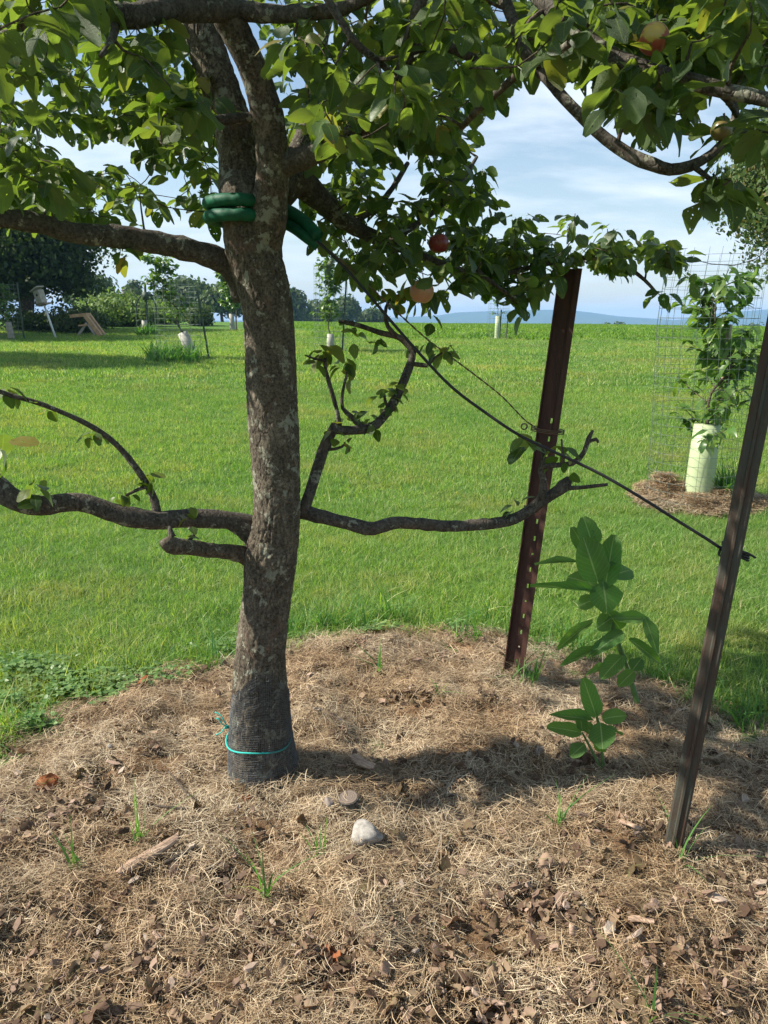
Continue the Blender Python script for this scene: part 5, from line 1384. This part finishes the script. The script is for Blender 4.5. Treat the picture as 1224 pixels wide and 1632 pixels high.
dead(222, 1098, .055, rl_me[1], 'rust red curled leaf where the lawn meets the bed', None)
dead(516, 1518, .07, rl_me[3], 'reddish crumpled leaf in the bottom centre straw', None)
dead(388, 1282, .05, rl_me[4], 'dark red curled leaf against the trunk guard foot', None)
for i in range(170):
    py = 1632 - 560 * random.random() ** 1.5; px = random.uniform(-20, 1244)
    if px < 330 and py < 1130: continue
    if px > 1080 and py < 1180: continue
    dead(px, py, random.uniform(.022, .058), dl_me[random.randrange(7)], 'dry brown curled leaf lying on the straw mulch', 'brown dead leaves scattered over the bed')

lit_t = []
for i in range(6):
    v_, f_, u_2 = leaf_template(4, 1, random.uniform(.6, 1.0), random.uniform(.3, .9), random.uniform(-.5, .7), 0, seed=800 + i, petiole=0, ragged=.2)
    lit_t.append((v_ + np.random.default_rng(i + 50).normal(0, .11, v_.shape), f_, u_2))
lm_ = []
for i in range(6900):
    y = 0.9 + 2.7 * random.random() ** 1.7; x = random.uniform(-0.56 * y - 0.3, 0.56 * y + 0.3)
    hp_ = i >= 6000
    if hp_: x, y = heap_xy()
    if bed_sd(x, y) < 0.03: continue
    dn = 0.28 + 0.9 * float(wE(x * .7 + 1, y * .7)) + (0.25 if y < 1.7 else 0) + (0.2 if x > 0.2 and y < 2 else 0) + (.25 if x < -.6 and y < 2.3 else 0)
    if not hp_ and random.random() > dn * .8: continue
    az = random.uniform(0, 6.28)
    lm_.append(leaf_mat(Vector((x, y, float(bedz(x, y)) + random.uniform(.008, .022))), Vector((math.cos(az), math.sin(az), random.uniform(-.2, .4))), Vector((random.gauss(0, .5), random.gauss(0, .5), 1)), .008 + .026 * random.random() ** 1.8))
V_, F_, U_ = many(lit_t, np.array([np.array(m4) for m4 in lm_]), rng.integers(0, 6, len(lm_)))
tag(objme('leaf_litter', mesh_np('leaf_litter', V_, F_, U_, M['deadleaf'])), 'crumbled brown leaf litter mixed through the straw', None, None, 'stuff')

# ------------------------------------------------------------------ background trees and shrubs
def tree_bg(name, c, cw, ch, trunk_h, mat, label, cat='tree', nblob=30, nleaf=7000, leaf=0.3, group=None, cdep=None, blob=0.28, zoff=0.0, bare=0, quadshape=True, seed=1):
    r = np.random.default_rng(seed); rd = random.Random(seed)
    cdep = cdep or cw
    e_ = empty(name, c); tag(e_, label, cat, group)
    cc = np.array([c.x, c.y, c.z + trunk_h + ch * 0.5 + zoff])
    bl = []
    while len(bl) < nblob:
        v_ = r.normal(0, 1, 3); v_ /= np.linalg.norm(v_); v_ *= r.uniform(.35, .82)
        bl.append(v_)
    bl = np.array(bl); bs = r.uniform(.6, 1.25, nblob) * blob
    ids = r.integers(0, nblob, nleaf)
    d = r.normal(0, 1, (nleaf, 3)); d /= np.linalg.norm(d, axis=1, keepdims=True)
    rad_ = r.uniform(0.55, 1.06, nleaf)[:, None]
    ctr = bl[ids] * np.array([cw / 2, cdep / 2, ch / 2]) + cc
    P_ = ctr + d * rad_ * bs[ids][:, None] * np.array([cw / 2, cdep / 2, ch / 2]) * 1.0 * 1.9
    nrm = d + r.normal(0, .5, (nleaf, 3)); nrm /= np.linalg.norm(nrm, axis=1, keepdims=True)
    t1 = np.cross(nrm, r.normal(0, 1, (nleaf, 3))); t1 /= np.maximum(np.linalg.norm(t1, axis=1, keepdims=True), 1e-6); t2 = np.cross(nrm, t1)
    sz = (leaf * r.uniform(.5, 1.2, nleaf))[:, None]
    V_ = np.stack([P_ - t1 * sz * .5, P_ - t2 * sz * .32, P_ + t1 * sz * .5, P_ + t2 * sz * .32], 1).reshape(-1, 3)
    F_ = np.arange(nleaf * 4).reshape(-1, 4)
    objme('crown', mesh_np('crown', V_ - np.array(tuple(c)), F_, mat=mat), e_, c)
    if trunk_h > 0 or bare:
        m2 = MB(); tr = max(cw * .035, .04)
        top = Vector(tuple(cc))
        A, B = cr([c - Vector((0, 0, .2)), c.lerp(top, .4) + Vector((rd.gauss(0, .02) * cw, 0, 0)), top], [tr * 1.3, tr, tr * .4], .5); m2.tube(A, B, 9, True, .1)
        for i in range(9 + bare):
            b_ = Vector(tuple(bl[i % nblob] * np.array([cw / 2, cdep / 2, ch / 2]) + cc)); s0 = c.lerp(top, rd.uniform(.35, .9))
            A, B = cr([s0, (s0 + b_) / 2 + Vector((0, 0, -.03 * cw)), b_], [tr * .5, tr * .3, tr * .12], .6); m2.tube(A, B, 6)
        obj('trunk', m2, M['farbark'], e_)
    return e_
def at(px, py_base, d):
    p = W(px, py_base, d); return Vector((p.x, p.y, float(terrain(p.x, p.y))))
def bgt(name, px, top, wpx, d, mat, label, base_py=515, **kw):
    c = at(px, base_py, d); k = d / F_PX
    topz = W(px, top, d).z; h = topz - c.z
    th = kw.pop('th', .12) * h
    return tree_bg(name, c, wpx * k, h - th, th, M[mat], label, **kw)
bgt('dark_tree', 35, 300, 290, 27, 'fol_dark', 'big dark dense tree at the left edge behind the birdhouse', th=.12, nblob=60, nleaf=26000, leaf=.20, blob=.24, cdep=6, seed=2, bare=8)
bgt('dark_tree', -150, 250, 330, 22, 'fol_dark', 'dark tree just outside the left edge', th=.12, nblob=50, nleaf=14000, leaf=.22, blob=.24, cdep=5, seed=22)
def shrub(px, top, wpx, d, mat, label, seed, leaf=.12, n=5000, cdep=2.5):
    c = at(px, 515, d); k = d / F_PX; h = W(px, top, d).z - c.z
    return tree_bg('shrub', c, wpx * k, h, 0, M[mat], label, 'shrub', 26, n, leaf, cdep=cdep, blob=.42, seed=seed)
shrub(118, 490, 95, 25, 'fol_dark', 'dark low shrub at the foot of the dark tree', 3)
shrub(60, 500, 80, 26, 'fol_dark', 'dark undergrowth under the left tree trunk', 33)
shrub(195, 472, 95, 32, 'fol_light', 'light green bushy shrub behind the wooden trestle', 4, .18, 9000)
shrub(255, 485, 60, 36, 'fol_light', 'small light green shrub left of the round tree', 5, .16)
shrub(155, 474, 50, 40, 'fol_light', 'yellow-green shrub between trestle and dark tree', 6, .16)
shrub(320, 488, 36, 34, 'fol_mid', 'low shrub at the field edge below the round tree', 7, .14)
shrub(430, 500, 60, 60, 'fol_mid', 'low shrub hidden behind the big trunk', 8, .2)
bgt('round_tree', 298, 444, 98, 85, 'fol_mid', 'round-crowned mid green tree in the middle distance', nblob=40, nleaf=9000, leaf=.55, blob=.3, seed=9)
bgt('leafy_tree', 222, 450, 60, 80, 'fol_mid', 'open-crowned tree left of the round one', nblob=26, nleaf=4500, leaf=.5, blob=.26, seed=10)
bgt('leafy_tree', 150, 440, 90, 75, 'fol_mid', 'loose tree behind the yellow-green shrub', nblob=30, nleaf=5500, leaf=.5, blob=.25, seed=11)
bgt('leafy_tree', 355, 452, 60, 80, 'fol_mid', 'green tree showing just left of the big trunk', nblob=26, nleaf=5000, leaf=.5, blob=.3, seed=12)
bgt('tree_line_tree', 462, 466, 56, 120, 'fol_mid', 'tallest tree of the row right of the big trunk', nblob=26, nleaf=5000, leaf=.8, blob=.3, seed=13)
bgt('tree_line_tree', 510, 482, 60, 130, 'fol_mid', 'low tree of the row behind the slim sapling', nblob=26, nleaf=4000, leaf=.8, blob=.35, seed=14)
bgt('tree_line_tree', 553, 475, 42, 120, 'fol_mid', 'round tree of the row at the end of the hooked shoot', nblob=26, nleaf=4000, leaf=.7, blob=.32, seed=15)
bgt('tree_line_tree', 590, 494, 44, 125, 'fol_mid', 'last low tree of the row before the open field', nblob=22, nleaf=3000, leaf=.7, blob=.35, seed=16)
bgt('tree_line_tree', 978, 509, 42, 230, 'fol_mid', 'distant tree clump just above the field crest right of the far post', nblob=16, nleaf=1600, leaf=1.4, blob=.4, seed=17)
bgt('tree_line_tree', 1195, 520, 60, 230, 'fol_mid', 'distant trees above the crest at the right edge', nblob=20, nleaf=2000, leaf=1.4, blob=.4, seed=18, base_py=530)
bgt('tree_line_tree', 1160, 524, 40, 240, 'fol_mid', 'tiny distant tree right of the wire cage', nblob=16, nleaf=1400, leaf=1.4, blob=.4, seed=19, base_py=530)
c = at(1322, 520, 13); tree_bg('orchard_tree', c, 4.1, 3.4, 1.85, M['fol_dry'], 'loose tan-green tree reaching in at the right edge', nblob=46, nleaf=60000, leaf=.11, cdep=3.5, blob=.24, seed=20, bare=8)
# neighbours left of the frame, whose shade lies across the lawn
c = Vector((-13.2, 15.8, float(terrain(-13.2, 15.8)))); tree_bg('orchard_tree', c, 6.5, 4.5, 2.4, M['fol_mid'], 'leafy orchard tree standing left of the view', nblob=50, nleaf=12000, leaf=.2, blob=.24, seed=21, bare=8, cdep=3.2)

# ------------------------------------------------------------------ birdhouse, trestle, pale post
c, k = gp(89, 539)
bh = empty('birdhouse', c); tag(bh, 'weathered wooden birdhouse on a leaning white pole', 'birdhouse')
lean_ = Vector((-14 * k, 0, 52 * k)); m_ = MB(); m_.tube([c - lean_ * .1, c + lean_], [1.7 * k, 1.5 * k], 10); obj('pole', m_, M['whitepaint'], bh)
tp = c + lean_; rot = Matrix.Rotation(R(-12), 3, 'Y') @ Matrix.Rotation(R(-25), 3, 'Z')
m_ = MB(); m_.box(tp + Vector((0, 0, 0)), (20 * k, 14 * k, 2.2 * k), rot); obj('platform', m_, M['oldwood'], bh, smooth=False)
m_ = MB(); m_.box(tp + Vector((-5 * k, 0, 11.5 * k)), (12 * k, 11 * k, 20 * k), rot); obj('box', m_, M['boxwood'], bh, smooth=False)
m_ = MB(); m_.box(tp + Vector((-8.5 * k, -1 * k, 23 * k)), (18 * k, 15 * k, 1.6 * k), rot @ Matrix.Rotation(R(-16), 3, 'Y')); obj('roof', m_, M['boxwood'], bh, smooth=False)
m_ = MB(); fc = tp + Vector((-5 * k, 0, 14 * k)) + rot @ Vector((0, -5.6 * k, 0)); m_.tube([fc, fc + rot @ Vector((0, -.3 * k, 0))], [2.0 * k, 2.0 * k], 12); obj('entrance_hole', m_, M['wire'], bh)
c = at(140, 516, 23.5); k = 23.5 / F_PX
tr = empty('wooden_trestle', c); tag(tr, 'tan wooden plank trestle by the dark shrub', 'trestle')
def plank(pa, pb, wd, th, name, mat='freshwood'):
    a = Vector(pa); b = Vector(pb); m2 = MB(); d = b - a; r3 = d.to_track_quat('X', 'Z').to_matrix()
    m2.box((a + b) / 2, (d.length, wd, th), r3); obj(name, m2, M[mat], tr, smooth=False)
o = c
plank(o + Vector((-24 * k, 0, 30 * k)), o + Vector((3 * k, 0, 33 * k)), 20 * k, 5 * k, 'top_board')
plank(o + Vector((0, -8 * k, 32 * k)), o + Vector((22 * k, -8 * k, 0)), 7 * k, 6 * k, 'leg'); plank(o + Vector((0, 8 * k, 32 * k)), o + Vector((22 * k, 8 * k, 0)), 7 * k, 6 * k, 'leg')
plank(o + Vector((2 * k, -9 * k, 20 * k)), o + Vector((-14 * k, -9 * k, 0)), 3 * k, 3.5 * k, 'leg', 'boxwood'); plank(o + Vector((4 * k, -10 * k, 18 * k)), o + Vector((14 * k, -10 * k, 2 * k)), 3 * k, 3 * k, 'brace', 'boxwood')
plank(o + Vector((-10 * k, -9 * k, 16 * k)), o + Vector((4 * k, -9 * k, 17 * k)), 12 * k, 2.5 * k, 'crossbar')
c = at(200, 515, 34); k = 34 / F_PX; h = W(200, 463, 34).z - c.z
m_ = MB(); m_.tube([c, c + Vector((0, 0, h))], [1.8 * k, 1.8 * k], 8); m_.box(c + Vector((0, 0, h)), (6 * k, 5 * k, 2 * k)); tag(obj('garden_post', m_, M['boxwood'], origin=c), 'pale capped post among the light green shrubs', 'post')

print('objects', len(scene.objects))
